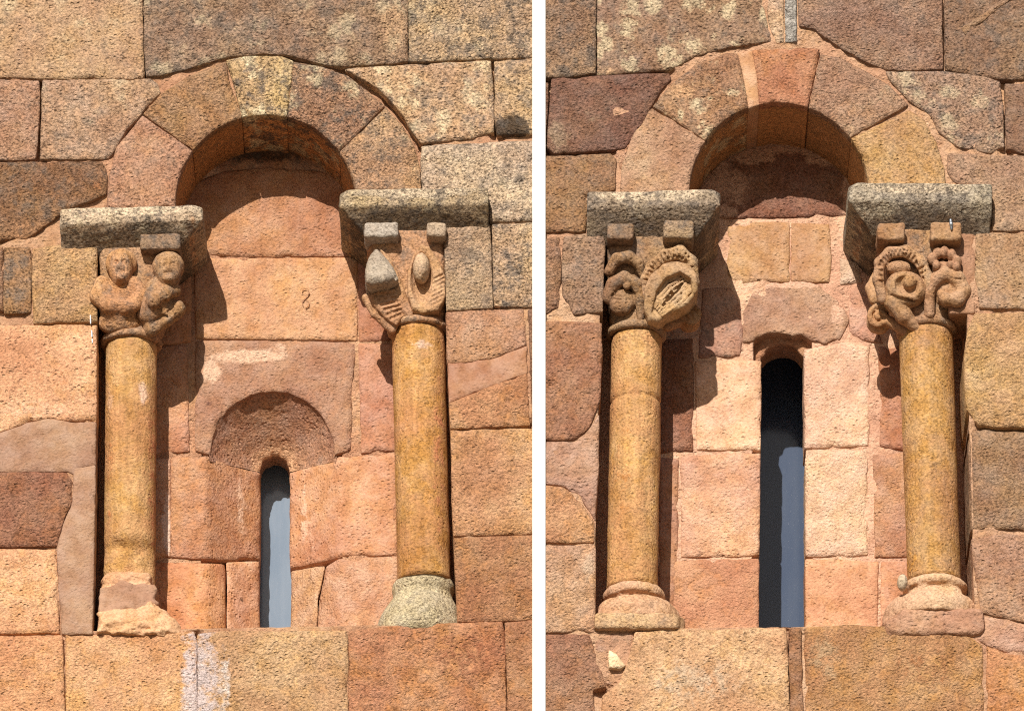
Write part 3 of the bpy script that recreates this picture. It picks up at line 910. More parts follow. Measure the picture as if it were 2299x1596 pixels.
# the hollowed hood over the slit
def hood():
    vs = []; fs = []; nt_, na = 16, 40
    for i in range(nt_ + 1):
        t = i / nt_
        cx = HOOD[0] + (SLIT_L[0] - HOOD[0]) * t; cy = HOOD[1] + (SLIT_L[1] - HOOD[1]) * t
        r = HOOD[2] + 2 + (SLIT_L[2] - HOOD[2] - 2) * t
        dp = DL + 4 + (SPL - 4) * (t ** 0.9)
        for j in range(na + 1):
            a = math.radians(-6 + 192 * j / na)
            n = float(fbm(i / 3.0, j / 4.0, 4.4, 3)) * 4 + (max(0, t - .72) * 16 * float(fbm(i / 1.5, j / 2.0, 8.4, 2)))
            x = cx + (r + n * .4) * math.cos(a); y = cy - (r + n * .4) * math.sin(a)
            vs.append(W(x, y, dp + n * .6))
    for i in range(nt_):
        for j in range(na):
            a = i * (na + 1) + j
            fs.append([a, a + 1, a + na + 2, a + na + 1])
    # throat of the slit
    base = len(vs)
    last = vs[nt_ * (na + 1):]
    for q in range(1, 4):
        for v in last: vs.append((v[0], v[1] + q * 17 * S, v[2]))
    for q in range(3):
        for j in range(na):
            a = (base - (na + 1)) + q * (na + 1) + j
            fs.append([a, a + 1, a + na + 2, a + na + 1])
    st = np.zeros((len(vs), 4), np.float32)
    for i in range(nt_ + 1):
        for j in range(na + 1):
            st[i * (na + 1) + j] = tone((232, 182, 140)) + [max(0.0, min(.7, (i / nt_ - .68) * 3.0))]
    link_mesh('splayed_hood', vs, fs, M_STONE, backL, (190, 136, 108), grime=.2, stain_and_light=st, fix=True, label='hollowed stone hood of darker brown above the slit')


hood()
# mason's mark: a small incised figure like an S over an o, cut as a groove with raised lips
def mark():
    pts = [(678, 655), (680, 650), (686, 648), (693, 651), (695, 658), (691, 665), (684, 671), (679, 678), (680, 687), (686, 692), (693, 688), (694, 680), (690, 674), (684, 671)]
    vs = []; fs = []
    for (x, y) in pts:
        for (o, dd) in ((-1.2, -1.5), (0.0, -3.2), (1.2, -1.5)):
            vs.append(W(x + o * .8, y + o * .8, DL - 2.5 + dd * .5))
    for i in range(len(pts) - 1):
        for k in range(2):
            a = i * 3 + k
            fs.append([a, a + 1, a + 4, a + 3])
    link_mesh('mason_mark', vs, fs, M_STONE, backL, (200, 134, 88), label='small S-shaped mason mark')


mark()

slab('mortar_bed', backR, [(1320, 200), (2220, 200), (2220, 1560), (1828, 1560), (1824, 728), (1690, 728), (1684, 1560), (1320, 1560)],
     M_MORTAR, (228, 180, 154), d=DR + 5, thick=40, step=12, bumpy=2.6, drop=0, warm=.35)
BR = [
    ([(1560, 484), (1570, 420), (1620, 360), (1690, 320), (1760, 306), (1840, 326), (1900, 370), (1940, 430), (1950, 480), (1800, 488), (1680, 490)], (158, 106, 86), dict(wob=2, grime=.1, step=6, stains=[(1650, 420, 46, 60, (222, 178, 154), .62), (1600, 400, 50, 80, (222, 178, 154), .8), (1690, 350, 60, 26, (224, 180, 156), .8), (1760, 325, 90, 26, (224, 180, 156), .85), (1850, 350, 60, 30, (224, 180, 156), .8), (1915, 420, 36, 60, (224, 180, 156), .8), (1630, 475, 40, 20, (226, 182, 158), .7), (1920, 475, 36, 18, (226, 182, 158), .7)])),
    ([(1634, 508), (1700, 500), (1772, 502), (1772, 632), (1700, 632), (1650, 638), (1632, 620)], (200, 152, 104), dict()),
    ([(1778, 502), (1860, 506), (1865, 580), (1860, 634), (1778, 631)], (198, 150, 106), dict()),
    ([(1886, 582), (1928, 592), (1935, 634), (1887, 637)], (214, 182, 160), dict()),
    ([(1668, 766), (1670, 704), (1688, 657), (1735, 635), (1790, 629), (1840, 643), (1884, 678), (1902, 722), (1884, 768), (1850, 774), (1816, 762), (1796, 748), (1772, 752), (1746, 742), (1716, 746), (1700, 756), (1690, 772)],
     (186, 142, 120), dict(thick=60, bumpy=3.2, wob=3.4, step=6, drop=6, stains=[(1770, 638, 110, 14, (228, 186, 164), .7), (1880, 700, 22, 50, (228, 186, 164), .6), (1690, 720, 30, 60, (150, 108, 92), .4)])),
    ([(1672, 722), (1842, 722), (1842, 830), (1806, 830), (1806, 800)] + arc(1757, 808, 47, 33, 20, 160, 8) + [(1706, 800), (1704, 830), (1672, 830)], (200, 148, 112), dict(d=DR + 32, thick=58, bumpy=4, wob=2, step=6, stains=[(1735, 760, 40, 10, (230, 186, 160), .6)])),
    ([(1807, 786), (1900, 770), (1950, 780), (1948, 1000), (1808, 1006)], (230, 188, 162), dict(thick=90, bumpy=3.0)),
    ([(1562, 814), (1640, 810), (1707, 812), (1706, 1011), (1565, 1008)], (230, 184, 152), dict(thick=90)),
    ([(1530, 1026), (1620, 1022), (1705, 1020), (1703, 1245), (1620, 1250), (1532, 1249)], (224, 168, 138), dict(thick=90)),
    ([(1810, 1013), (1880, 1010), (1945, 1012), (1945, 1244), (1900, 1250), (1810, 1249)], (234, 196, 166), dict(thick=90)),
    ([(1510, 1262), (1600, 1258), (1702, 1256), (1701, 1540), (1510, 1540)], (218, 152, 114), dict(thick=90, warm=.4)),
    ([(1810, 1257), (1900, 1256), (1970, 1262), (1966, 1540), (1810, 1540)], (220, 158, 118), dict(thick=90, warm=.4)),
    ([(1975, 782), (2040, 772), (2046, 1012), (1978, 1002)], (194, 124, 94), dict()),
    ([(1962, 1022), (2046, 1018), (2050, 1250), (1966, 1250)], (206, 146, 112), dict(bumpy=3)),
    ([(1980, 1262), (2060, 1262), (2060, 1540), (1976, 1540)], (214, 148, 108), dict()),
    ([(1480, 766), (1555, 762), (1554, 1010), (1480, 1020)], (180, 120, 92), dict()),
    ([(1480, 1030), (1522, 1032), (1520, 1250), (1500, 1540), (1480, 1540)], (190, 132, 104), dict()),
    ([(1580, 650), (1640, 648), (1668, 700), (1662, 800), (1570, 802)], (190, 140, 122), dict(grime=.3)),
    ([(1910, 650), (1960, 660), (1980, 770), (1945, 764), (1908, 752)], (214, 160, 138), dict(bumpy=3)),
]
for poly, tint, o in BR:
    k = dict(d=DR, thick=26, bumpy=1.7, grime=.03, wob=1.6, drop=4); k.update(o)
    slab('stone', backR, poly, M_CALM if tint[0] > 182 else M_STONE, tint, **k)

# ---- slit windows
def slit(name_label, x0, x1, top, bot, dg, room, glass):
    t = thing('slit_window', name_label, 'window', W((x0 + x1) / 2, bot, dg), 'slit windows')
    nxs, nys = 3, 14
    vs = []; fs = []
    for k in (0, 1):
        for j in range(nys + 1):
            for i in range(nxs + 1):
                x = x0 + (x1 - x0) * i / nxs; y = top + (bot - top) * j / nys
                vs.append(W(x, y, dg + k * 4 + .6 * math.sin(j * .7)))
    n = (nxs + 1) * (nys + 1)
    for j in range(nys):
        for i in range(nxs):
            a = j * (nxs + 1) + i
            fs.append([a, a + 1, a + nxs + 2, a + nxs + 1]); fs.append([n + a, n + a + nxs + 1, n + a + nxs + 2, n + a + 1])
    link_mesh('glass_pane', vs, fs, glass, t)
    # dark room behind the pane
    q = [W(x0 - 30, top - 60, dg - 30), W(x1 + 30, top - 60, dg - 30), W(x1 + 30, bot + 60, dg - 30), W(x0 - 30, bot + 60, dg - 30)]
    b = [(p[0], p[1] + room * S, p[2]) for p in q]
    vs = q + b
    link_mesh('dark_room', vs, [[4, 5, 6, 7], [0, 1, 5, 4], [1, 2, 6, 5], [2, 3, 7, 6], [3, 0, 4, 7]], M_DARK, t, smooth=False)
    return t


slit('narrow slit window with dusty grey glass under the hollowed brown hood', 560, 676, 1000, 1560, DL + SPL + 92, 500, M_GLASS)
slit('wider slit window with dark blue glass between pale pink blocks', 1680, 1830, 740, 1600, DR + 250, 500, M_GLASS2)

# ---- an added white divider for the blank band between the two views, and the plain masonry the photograph does not show
def bevel_box(name, parent, lo, hi, mat, bev=0.003, tint=None, **kw):
    b = bmesh.new()
    bmesh.ops.create_cube(b, size=1.0)
    for v in b.verts:
        v.co = Vector([lo[i] + (v.co[i] + 0.5) * (hi[i] - lo[i]) for i in range(3)])
    if bev: bmesh.ops.bevel(b, geom=list(b.edges), offset=bev, segments=2, affect='EDGES')
    b.verts.ensure_lookup_table()
    vs = [tuple(v.co) for v in b.verts]; fs = [[v.index for v in f.verts] for f in b.faces]
    b.free()
    return link_mesh(name, vs, fs, mat, parent, tint, smooth=False, **kw)


x0, x1 = (1195.5 - CX) * S, (1224.5 - CX) * S
zt, zb = A(0, -90)[2], A(0, 1680)[2]
o = bevel_box('white_divider', None, (x0, -0.008, 0.0), (x1, 0.25, zt), M_WHITE, 0.001)
o['label'] = 'narrow white divider added top to bottom between the two stone walls'
o['category'] = 'added divider'; o['kind'] = 'thing'
xl, xr = (-90 - CX) * S, (2389 - CX) * S
for w_, xa, xb in ((wallL, xl, x0 - .001), (wallR, x1 + .001, xr)):
    bevel_box('lower_masonry', w_, (xa, 0.002, 0.0), (xb, 0.6, zb - .002), M_STONE, 0, (200, 150, 112))
    bevel_box('wall_core', w_, (xa + .002, 0.68, zb - .004), (xb - .002, 1.3, zt), M_STONE, 0, (170, 130, 100))
# ------------------------------------------------------------------ columns
D0 = 78.0     # depth of a shaft's axis


def ring_lathe(name, parent, mat, tint, prof, cx_fn, d0, na=56, noise=1.0, chip=None, **kw):
    """turned stone: prof = list of (p, radius); cx_fn(p) = axis"""
    vs = []; fs = []
    SEED[0] += 1; sd = SEED[0] * 2.1
    for (p, r) in prof:
        for j in range(na):
            a = 2 * math.pi * j / na
            n = float(fbm(math.cos(a) * 2.2 + sd, math.sin(a) * 2.2, p / 45.0, 3)) * noise * 1.7
            n += float(fbm(math.cos(a) * 7 + sd, math.sin(a) * 7, p / 14.0, 2)) * noise * .6
            rr = r + n
            x = cx_fn(p) + rr * math.cos(a); d = d0 + rr * math.sin(a)
            if chip: x, d = chip(x, d, p, sd)
            vs.append(A(x, p, d))
    m = len(prof)
    for i in range(m - 1):
        for j in range(na):
            fs.append([i * na + j, i * na + (j + 1) % na, (i + 1) * na + (j + 1) % na, (i + 1) * na + j])
    fs.append(list(range(na))); fs.append([(m - 1) * na + j for j in range(na)])
    st = None
    stains = kw.pop('stains', ())
    if stains:
        V = np.array(vs); x = V[:, 0] / S + CX; y = CY - (V[:, 2] - Z0) / S
        st = np.zeros((len(vs), 4), np.float32)
        for (sx, sy, rx, ry, colr, a) in stains:
            k = ((x - sx) / rx) ** 2 + ((y - sy) / ry) ** 2
            al_ = a * np.clip(1.25 - k ** .75, 0, 1)
            m_ = al_ > st[:, 3]
            st[m_, :3] = np.array(srgb(colr)) * ALB
            st[:, 3] = np.maximum(st[:, 3], al_)
    o = link_mesh(name, vs, fs, mat, parent, tint, stain_and_light=st, fix=True, **kw)
    o.color = [min(.8, v * ALB) for v in srgb(tint)] + [1.0]
    return o


def lin(p0, v0, p1, v1): return lambda p: v0 + (v1 - v0) * (p - p0) / (p1 - p0)


def abacus(parent, xl, xr, top, bot, side, front, tint, back, tilt=0.0, stains=(), seed=0, inset=46, body=38):
    """a worn slab, upright above and sloping in below, on the front and on the side towards the recess"""
    c = Carve((xl - 14, front - 14, top - 16), (xr + 14, back + 4, bot + 16), 2.8)
    pm = (top + bot) / 2; hp = (bot - top) / 2
    P = c.P - tilt * (c.X - (xl + xr) / 2) / (xr - xl)
    c.P = P
    f = c.box(((xl + xr) / 2, (front + back) / 2 + 20, pm), ((xr - xl) / 2, (back - front) / 2 + 20, hp), 5)
    t = P - (top + body)                       # below the upright band
    n = math.hypot(1.0, 1.0)
    dep = inset * 1.2
    run = bot - top - body
    k = dep / run
    q = math.hypot(1, k)
    f = smax(f, (front + t * k - c.Dd) / q, 3)             # front slope
    if side == 'R': f = smax(f, (c.X - (xr - t * k * 1.05)) / q, 3)
    else: f = smax(f, ((xl + t * k * 1.05) - c.X) / q, 3)
    c.F = f
    # worn corner
    cxn = xr if side == 'R' else xl
    c.cut(c.ell((cxn + (16 if side == 'R' else -16), front - 14, top - 2), (34, 30, 34)), 12)
    c.weather(2.4, 60, .8, 13, seed)
    c.P = c.P + tilt * (c.X - (xl + xr) / 2) / (xr - xl)
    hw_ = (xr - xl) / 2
    stains = list(stains) + [((xl + xr) / 2, bot - 14, hw_ * 1.1, 28, (110, 94, 76), .95), ((xl + xr) / 2, top + 8, hw_ * 1.1, 22, (214, 198, 170), .74)]  # painted shade darkens the slope, painted light lifts the upper band
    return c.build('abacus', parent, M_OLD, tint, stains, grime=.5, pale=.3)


class Cap:
    """bell of a capital: round at the neck, square at the top"""
    def __init__(s, cxt, cxb, top, neck, hwt, hwb):
        s.cxt, s.cxb, s.top, s.neck, s.hwt, s.hwb = cxt, cxb, top, neck, hwt, hwb
    def t(s, p): return np.clip((s.neck - p) / (s.neck - s.top), 0, 1)
    def hw(s, p):
        t = s.t(p); return s.hwb + (s.hwt - s.hwb) * (t ** 0.8)
    def cx(s, p): return s.cxb + (s.cxt - s.cxb) * s.t(p)
    def fd(s, p): return float(D0 - s.hw(p))
    def core(s, parent, tint, extra=None, back=168, seed=0, name='capital', **kw):
        m = max(s.hwt, 70)
        c = Carve((min(s.cxt, s.cxb) - m - 22, D0 - s.hwt - 25, s.top - 4), (max(s.cxt, s.cxb) + m + 22, back, s.neck + 16), 3.2)
        t = s.t(c.P); hw = s.hw(c.P); x = np.abs(c.X - s.cx(c.P)); d = np.abs(c.Dd - D0 - 15 * np.clip(t * 3, 0, 1))
        n = 2.0 + 7.0 * t
        f = ((x / hw) ** n + (d / hw) ** n) ** (1 / n) * hw - hw
        f = smax(f * .9, c.P - s.neck, 3); f = smax(f, s.top - c.P, 3)
        c.F = f.astype(np.float32)
        c.add(c.torus((s.cxb, D0, s.neck + 1), s.hwb + 1, 9.5), 4)
        c.cut(c.torus((s.cxb, D0, s.neck - 12), s.hwb + 8, 5), 4)
        if extra: extra(c)
        c.weather(1.8, 30, .8, 8, seed)
        return c.build(name, parent, M_CARVED, tint, grime=.4, warm=.2, **kw)


def carve_part(name, parent, tint, fn, lo, hi, label=None, seed=0, grime=.4, h=2.6, mat=None, rough=1.0):
    c = Carve(lo, hi, h)
    fn(c)
    c.weather(1.3 * rough, 20, .6 * rough, 6, seed)
    return c.build(name, parent, mat or M_CARVED, tint, label=label, grime=grime, warm=.25)


def block(parent, cx, p, hx, hp, front, tint, ang=0, seed=0, grime=.5):
    return carve_part('corner_block', parent, tint, lambda c: c.add(c.box((cx, front + 34, p), (hx, 36, hp), 7, ang), 0), (cx - hx - 8, front - 8, p - hp - 8), (cx + hx + 8, front + 74, p + hp + 8), seed=seed, grime=grime, mat=M_CARVED, rough=1.5)


def face(c, x, d, p, r, sc=1.0):
    """a worn carved head: brow, nose, eyes, mouth"""
    rx, rd, rp = r
    c.add(c.ell((x, d, p), r), 3)
    fr = d - rd
    c.add(c.path([(x - rx * .55, fr + 7, p - rp * .22, 4.0 * sc), (x, fr + 3, p - rp * .27, 4.5 * sc), (x + rx * .55, fr + 7, p - rp * .22, 4.0 * sc)]), 4)
    c.add(c.path([(x, fr + 4, p - rp * .25, 3.4 * sc), (x, fr + 2, p + rp * .14, 4.6 * sc)]), 3)
    for sx in (-1, 1):
        c.cut(c.ell((x + sx * rx * .38, fr + 1, p - rp * .06), (7 * sc, 7, 5 * sc)), 2.5)
        c.add(c.ell((x + sx * rx * .38, fr + 5, p - rp * .06), (4.5 * sc, 4, 3.2 * sc)), 1.5)
    c.cut(c.path([(x - rx * .34, fr + 5, p + rp * .42, 2.8 * sc), (x, fr + 1, p + rp * .40, 3.0 * sc), (x + rx * .34, fr + 5, p + rp * .42, 2.2 * sc)]), 2)
    c.add(c.ell((x, fr + 8, p + rp * .72), (rx * .35, 8, rp * .16)), 4)


def spiral(cx, p, r0, turns, d0, rad, ang0=0, sgn=1, n=26, out=0.0):
    pts = []
    for i in range(n + 1):
        q = i / n; a = math.radians(ang0) + sgn * q * turns * 2 * math.pi; r = r0 * (1 - q * .88)
        pts.append((cx + r * math.cos(a), d0 - out * q, p + r * math.sin(a), rad * (1 - .35 * q)))
    return pts


# ======== left window, left column: two carved figures
colA = thing('column', 'column with two carved human figures on its capital and a broken base', 'column', A(290, 1420, D0), 'window columns')
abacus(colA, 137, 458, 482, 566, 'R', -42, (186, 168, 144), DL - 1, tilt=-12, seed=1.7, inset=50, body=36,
       stains=[(200, 500, 70, 24, (216, 196, 168), .6), (250, 492, 60, 16, (214, 176, 104), .5), (180, 545, 60, 22, (84, 66, 50), .6), (330, 520, 90, 40, (78, 70, 62), .55), (430, 520, 16, 40, (205, 150, 100), .5)])  # last orange spot paints warm bounced light on the recess end
ca = Cap(309, 291, 552, 736, 90, 60)
cap = ca.core(colA, (184, 142, 104), seed=2.0)
block(cap, 361, 554, 45, 18, -26, (148, 122, 100), 0, 3.1)


def fig1(c):
    d = ca.fd(620)
    c.add(c.ell((265, d + 14, 672), (47, 34, 50)), 6)
    c.add(c.path([(230, d + 4, 640, 20), (222, d - 2, 668, 19), (243, d - 8, 692, 15), (284, d - 10, 694, 13)], 6), 5)
    c.add(c.path([(302, d + 4, 640, 19), (318, d + 2, 664, 16), (302, d - 5, 688, 14), (280, d - 8, 698, 12)], 6), 5)
    c.add(c.ell((268, ca.fd(716) + 14, 714), (50, 26, 26)), 10)
    c.cut(c.path([(238, d - 18, 710, 3.0), (265, d - 8, 722, 3.0), (300, d - 8, 716, 3.0)]), 4)
    c.cut(c.ell((272, d - 24, 650), (30, 14, 10)), 4)
    c.add(c.ell((272, d + 4, 592), (36, 26, 32)), 4)
    face(c, 272, d - 10, 608, (27, 27, 42))


carve_part('figure', cap, (206, 152, 100), fig1, (200, -70, 555), (335, 70, 745), 'carved figure with folded arms facing the front', 1.2, rough=.7)


def fig2(c):
    d = ca.fd(620)
    c.add(c.ell((346, d + 14, 672), (38, 34, 56), 24), 6)
    c.add(c.path([(392, d + 8, 650, 15), (374, d - 10, 662, 15), (350, d - 16, 680, 15)], 5), 4)
    c.add(c.ell((346, d - 18, 684), (17, 15, 18)), 3)
    c.add(c.ell((372, d - 14, 668), (15, 14, 16)), 3)
    c.add(c.path([(396, d + 26, 684, 20), (372, d + 18, 704, 20), (338, d + 24, 728, 18)], 5), 5)
    for k in range(4):
        c.cut(c.path([(394 - k * 4, d + 2, 688 + k * 8, 2.4), (346 - k * 4, d + 2, 722 + k * 5, 2.2)]), 2)
    c.add(c.ell((378, d + 2, 600), (36, 30, 34)), 4)
    face(c, 380, d - 10, 614, (29, 28, 38))


carve_part('figure', cap, (176, 132, 92), fig2, (295, -70, 555), (425, 80, 755), 'carved figure at the corner with raised hands', 4.2, rough=.7)
shaftx = lin(742, 291, 1300, 287)


def chipA(x, d, p, sd):
    if p > 1195:
        a = min(1, (p - 1195) / 18) * min(1, (1310 - p) / 20 + .4)
        n = float(fbm(x / 24, p / 14 + sd, 3.3, 3)) * 16 + 13
        if d < D0: d += max(0, n) * a * ((D0 - d) / 58)
        if p > 1195 and p < 1225: d += 4
    return x, d


ring_lathe('shaft', colA, M_SHAFT, (212, 162, 108), [(745 + 8 * i, 58 + (.8 if i % 9 == 0 else 0)) for i in range(70)], shaftx, D0, chip=chipA, noise=.9, warm=.6,
           stains=[(320, 870, 14, 40, (238, 200, 176), .6), (245, 880, 14, 30, (230, 186, 150), .5), (340, 1030, 16, 260, (196, 120, 84), .45), (285, 1210, 50, 18, (170, 120, 56), .45), (245, 1060, 12, 200, (198, 118, 66), .4)])
def baseA_(c):
    c.add(c.prism([(222, 1372), (250, 1366), (300, 1358), (340, 1340), (352, 1352), (372, 1366), (392, 1384), (402, 1398), (406, 1425), (216, 1425)], lambda x, p: -12 + np.clip(1400 - p, 0, 60) * .35 + np.clip(x - 350, 0, 60) * .25, 170, 12), 0)
    c.add(c.box((284, 84, 1330), (58, 66, 60), 20), 14)
    for (x, p, r) in ((240, 1392, 14), (300, 1380, 18), (350, 1398, 16), (388, 1404, 12), (262, 1412, 16), (325, 1416, 14)):
        c.cut(c.ell((x, -22, p), (r * 2.0, 14, r * .8), -18), 8)
    c.F = c.F + fbm(c.X / 16, c.Dd / 16, c.P / 9, 3) * 5


baseA = carve_part('base', colA, (226, 178, 130), baseA_, (206, -34, 1268), (414, 172, 1430), 'broken pale orange base mass', 7.0, 0.08, 2.8, rough=2.0)


def capA_(c):
    c.add(c.prism([(222, 1312), (250, 1308), (272, 1296), (300, 1306), (346, 1302), (352, 1318), (346, 1336), (356, 1350), (330, 1366), (300, 1372), (282, 1364), (262, 1380), (244, 1374), (220, 1376)], lambda x, p: 2 + np.abs(x - 284) * .12 + (1340 - p) * .10, 70, 8), 0)
    c.cut(c.ell((352, -4, 1338), (10, 30, 12)), 3)
    c.F = c.F + fbm(c.X / 30, c.Dd / 30, c.P / 22, 2) * 4


carve_part('mortar_cap', baseA, (184, 142, 118), capA_, (208, -20, 1284), (366, 72, 1388), 'grey-brown mortar smeared over the broken base', 2.0, 0, 2.8, mat=M_PATCH, rough=1.3)

# ======== left window, right column: leaves with a ball
colB = thing('column', 'column with a ball inside a leaf on its capital and a plain worn base', 'column', A(945, 1402, D0), 'window columns')
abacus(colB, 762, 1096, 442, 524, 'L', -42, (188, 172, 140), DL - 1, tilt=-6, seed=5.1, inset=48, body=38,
       stains=[(830, 470, 70, 24, (206, 190, 140), .5), (980, 456, 120, 14, (214, 190, 150), .55), (950, 510, 130, 18, (96, 82, 60), .55), (785, 540, 30, 60, (198, 138, 70), .6)])  # orange end towards the recess is painted bounce light
cb = Cap(909, 938, 514, 706, 91, 60)
cap = cb.core(colB, (194, 148, 106), seed=6.0)
block(cap, 856, 528, 38, 17, -28, (190, 178, 164), 0, 1.0, .25)
block(cap, 980, 526, 22, 16, -24, (190, 172, 150), 0, 2.0, .25)


def leaf1(c):
    d = cb.fd(600)
    fr = lambda x, p: d - 8 - 34 * np.clip((p - 560) / 80, 0, 1) + np.clip((x - 846 - (p - 562) * .5), 0, 40) * .55
    c.add(c.prism([(840, 558), (826, 584), (820, 620), (822, 648), (836, 656), (872, 652), (896, 640), (884, 604), (862, 572), (850, 558)], fr, 40, 17), 0)
    c.cut(c.path([(856, d - 30, 590, 3), (874, d - 34, 620, 3.5), (888, d - 28, 640, 3)], 3), 3)


carve_part('leaf', cap, (172, 158, 142), leaf1, (805, -75, 548), (912, 60, 670), 'pale grey pointed leaf folded forward', 1.1, .3, 2.3)


def stalk(c):
    d = cb.fd(620)
    c.add(c.prism([(852, 560), (880, 584), (904, 634), (928, 696), (926, 708), (908, 704), (890, 664), (872, 606)], lambda x, p: d - 8 + (p - 600) * .16, 60, 9), 0)
    c.add(c.prism([(824, 652), (886, 648), (908, 700), (890, 722), (862, 704), (838, 680)], lambda x, p: d - 4 + (p - 650) * .30 + np.clip(850 - x, 0, 40) * .5, 60, 6), 3)
    for k in range(6):
        c.cut(c.path([(842 + k * 7, d + 1 + k * 2.7, 664 + k * 9, 3.6), (888 + k * 3, d - 1 + k * 2.6, 658 + k * 8, 3.6)]), 1)
    c.add(c.path([(820, d + 30, 655, 9), (842, d + 30, 690, 10), (880, d + 36, 724, 9)], 5), 5)


carve_part('leaf', cap, (198, 150, 106), stalk, (800, -60, 548), (945, 90, 740), 'grooved leaf stalk below the folded tip', 1.9, .2, 2.3)


def leaf2(c):
    d = cb.fd(620)
    c.add(c.prism([(946, 555), (928, 574), (915, 612), (914, 656), (926, 694), (950, 704), (984, 696), (1000, 664), (1000, 622), (984, 584), (964, 560)], lambda x, p: d - 16 + (p - 600) * .12 + np.abs(x - 948) * .12, 60, 8), 0)
    c.cut(c.ell((947, d - 20, 634), (27, 34, 60)), 3)
    for k in range(7):
        c.cut(c.path([(970, d - 9 + k * .9, 632 + k * 9, 3.0), (1004, d - 6 + k * .9, 614 + k * 9, 3.4)]), 1)


lf = carve_part('leaf', cap, (202, 158, 114), leaf2, (898, -60, 545), (1016, 75, 716), 'pointed leaf hooded over a ball', 2.2, .2, 2.3)
carve_part('ball', cap, (206, 180, 146), lambda c: c.add(c.ell((946, cb.fd(610) - 8, 606), (19, 28, 33)), 0), (915, -80, 562), (980, 55, 660), 'egg-shaped ball inside the leaf', 3.0, .25, 2.3)
ring_lathe('shaft', colB, M_SHAFT, (200, 148, 92), [(716 + 8 * i, 60) for i in range(71)], lin(720, 938, 1275, 951), D0, noise=.7, warm=.5, grime=.15,
           stains=[(950, 765, 34, 14, (238, 200, 176), .6), (900, 1150, 24, 120, (150, 112, 44), .35), (985, 1000, 20, 280, (206, 132, 96), .4)])
ring_lathe('base', colB, M_OLD, (200, 182, 150), [(1270, 60), (1272, 66), (1278, 70), (1288, 71), (1296, 68), (1302, 66), (1312, 70), (1324, 78), (1338, 86), (1352, 93), (1366, 97), (1380, 100), (1392, 100), (1402, 98), (1409, 95)],
           lin(1270, 951, 1409, 938), D0 + 18, noise=1.6, grime=.25, pale=.3)

# ======== right window, left column: shell leaf
colC = thing('column', 'column with a large grooved shell leaf on its capital and a cracked shaft', 'column', A(1425, 1412, D0), 'window columns')
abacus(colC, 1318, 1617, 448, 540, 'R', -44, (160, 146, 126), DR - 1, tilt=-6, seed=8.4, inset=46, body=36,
       stains=[(1450, 462, 120, 16, (186, 166, 132), .5), (1450, 520, 120, 24, (72, 62, 52), .6), (1580, 560, 40, 60, (204, 138, 80), .6), (1612, 520, 10, 60, (226, 176, 140), .5)])  # warm spots at the recess end paint reflected light
cc = Cap(1455, 1430, 516, 716, 94, 58)
cap = cc.core(colC, (164, 130, 98), seed=9.0, back=190)
block(cap, 1392, 533, 30, 18, -30, (146, 120, 98), 2, 5.0)
block(cap, 1523, 530, 34, 21, -34, (160, 138, 112), 2, 6.0)


def shell(c):
    d = cc.fd(640)
    out = [(1446, 700), (1446, 660), (1460, 630), (1486, 608), (1518, 600), (1548, 608), (1564, 630), (1566, 662), (1548, 690), (1512, 706), (1478, 724), (1456, 722)]
    inn = [(1464, 706), (1472, 668), (1494, 640), (1526, 626), (1550, 640), (1554, 668), (1530, 690), (1496, 706), (1474, 718)]
    c.add(c.prism(out, lambda x, p: d - 40 + np.clip(p - 640, 0, 90) * .35, 50, 9), 0)
    c.cut(c.prism(inn, d - 90, d - 12, 6), 4)
    for k in range(-3, 4):
        ox, op = 9.5 * k * .55, 9.5 * k * .80
        c.add(c.path([(1474 + ox * .8, d - 14, 700 + op * .6, 3.2), (1512 + ox, d - 19, 664 + op, 3.8), (1550 + ox * .6, d - 17, 634 + op * .7, 3.2)]), 1.5)
    c.cut(c.path([(1490, d - 16, 690, 4), (1510, d - 12, 668, 9), (1530, d - 16, 646, 4)]), 2)


carve_part('leaf', cap, (186, 150, 110), shell, (1430, -85, 585), (1590, 60, 738), 'large tilted shell-shaped leaf with deep grooves', 1.4, .2, 2.3)


def crest(c):
    d = cc.fd(600)
    pts = [(1446, d + 8, 668, 9), (1448, d, 630, 11), (1464, d - 4, 600, 12), (1494, d - 8, 580, 13), (1528, d - 8, 572, 14), (1552, d - 2, 592, 14), (1560, d + 14, 630, 12)]
    c.add(c.path(pts, 6), 0)
    P = np.array([(a, b, q) for a, b, q, r in pts])
    for t in np.linspace(0, 5.6, 20):
        i = int(t); u = t - i
        q = P[i] + (P[i + 1] - P[i]) * u; tn = P[i + 1] - P[i]; tn /= np.linalg.norm(tn)
        nx, np_ = -tn[2], tn[0]
        c.cut(c.path([(q[0] - nx * 2, q[1] - 11, q[2] - np_ * 2, 2.6), (q[0] + nx * 16, q[1] - 6, q[2] + np_ * 16, 3.2)]), 1)


carve_part('leaf', cap, (182, 144, 104), crest, (1425, -70, 548), (1585, 60, 690), 'feathered leaf rim arching over the shell', 2.6, .3, 2.3)


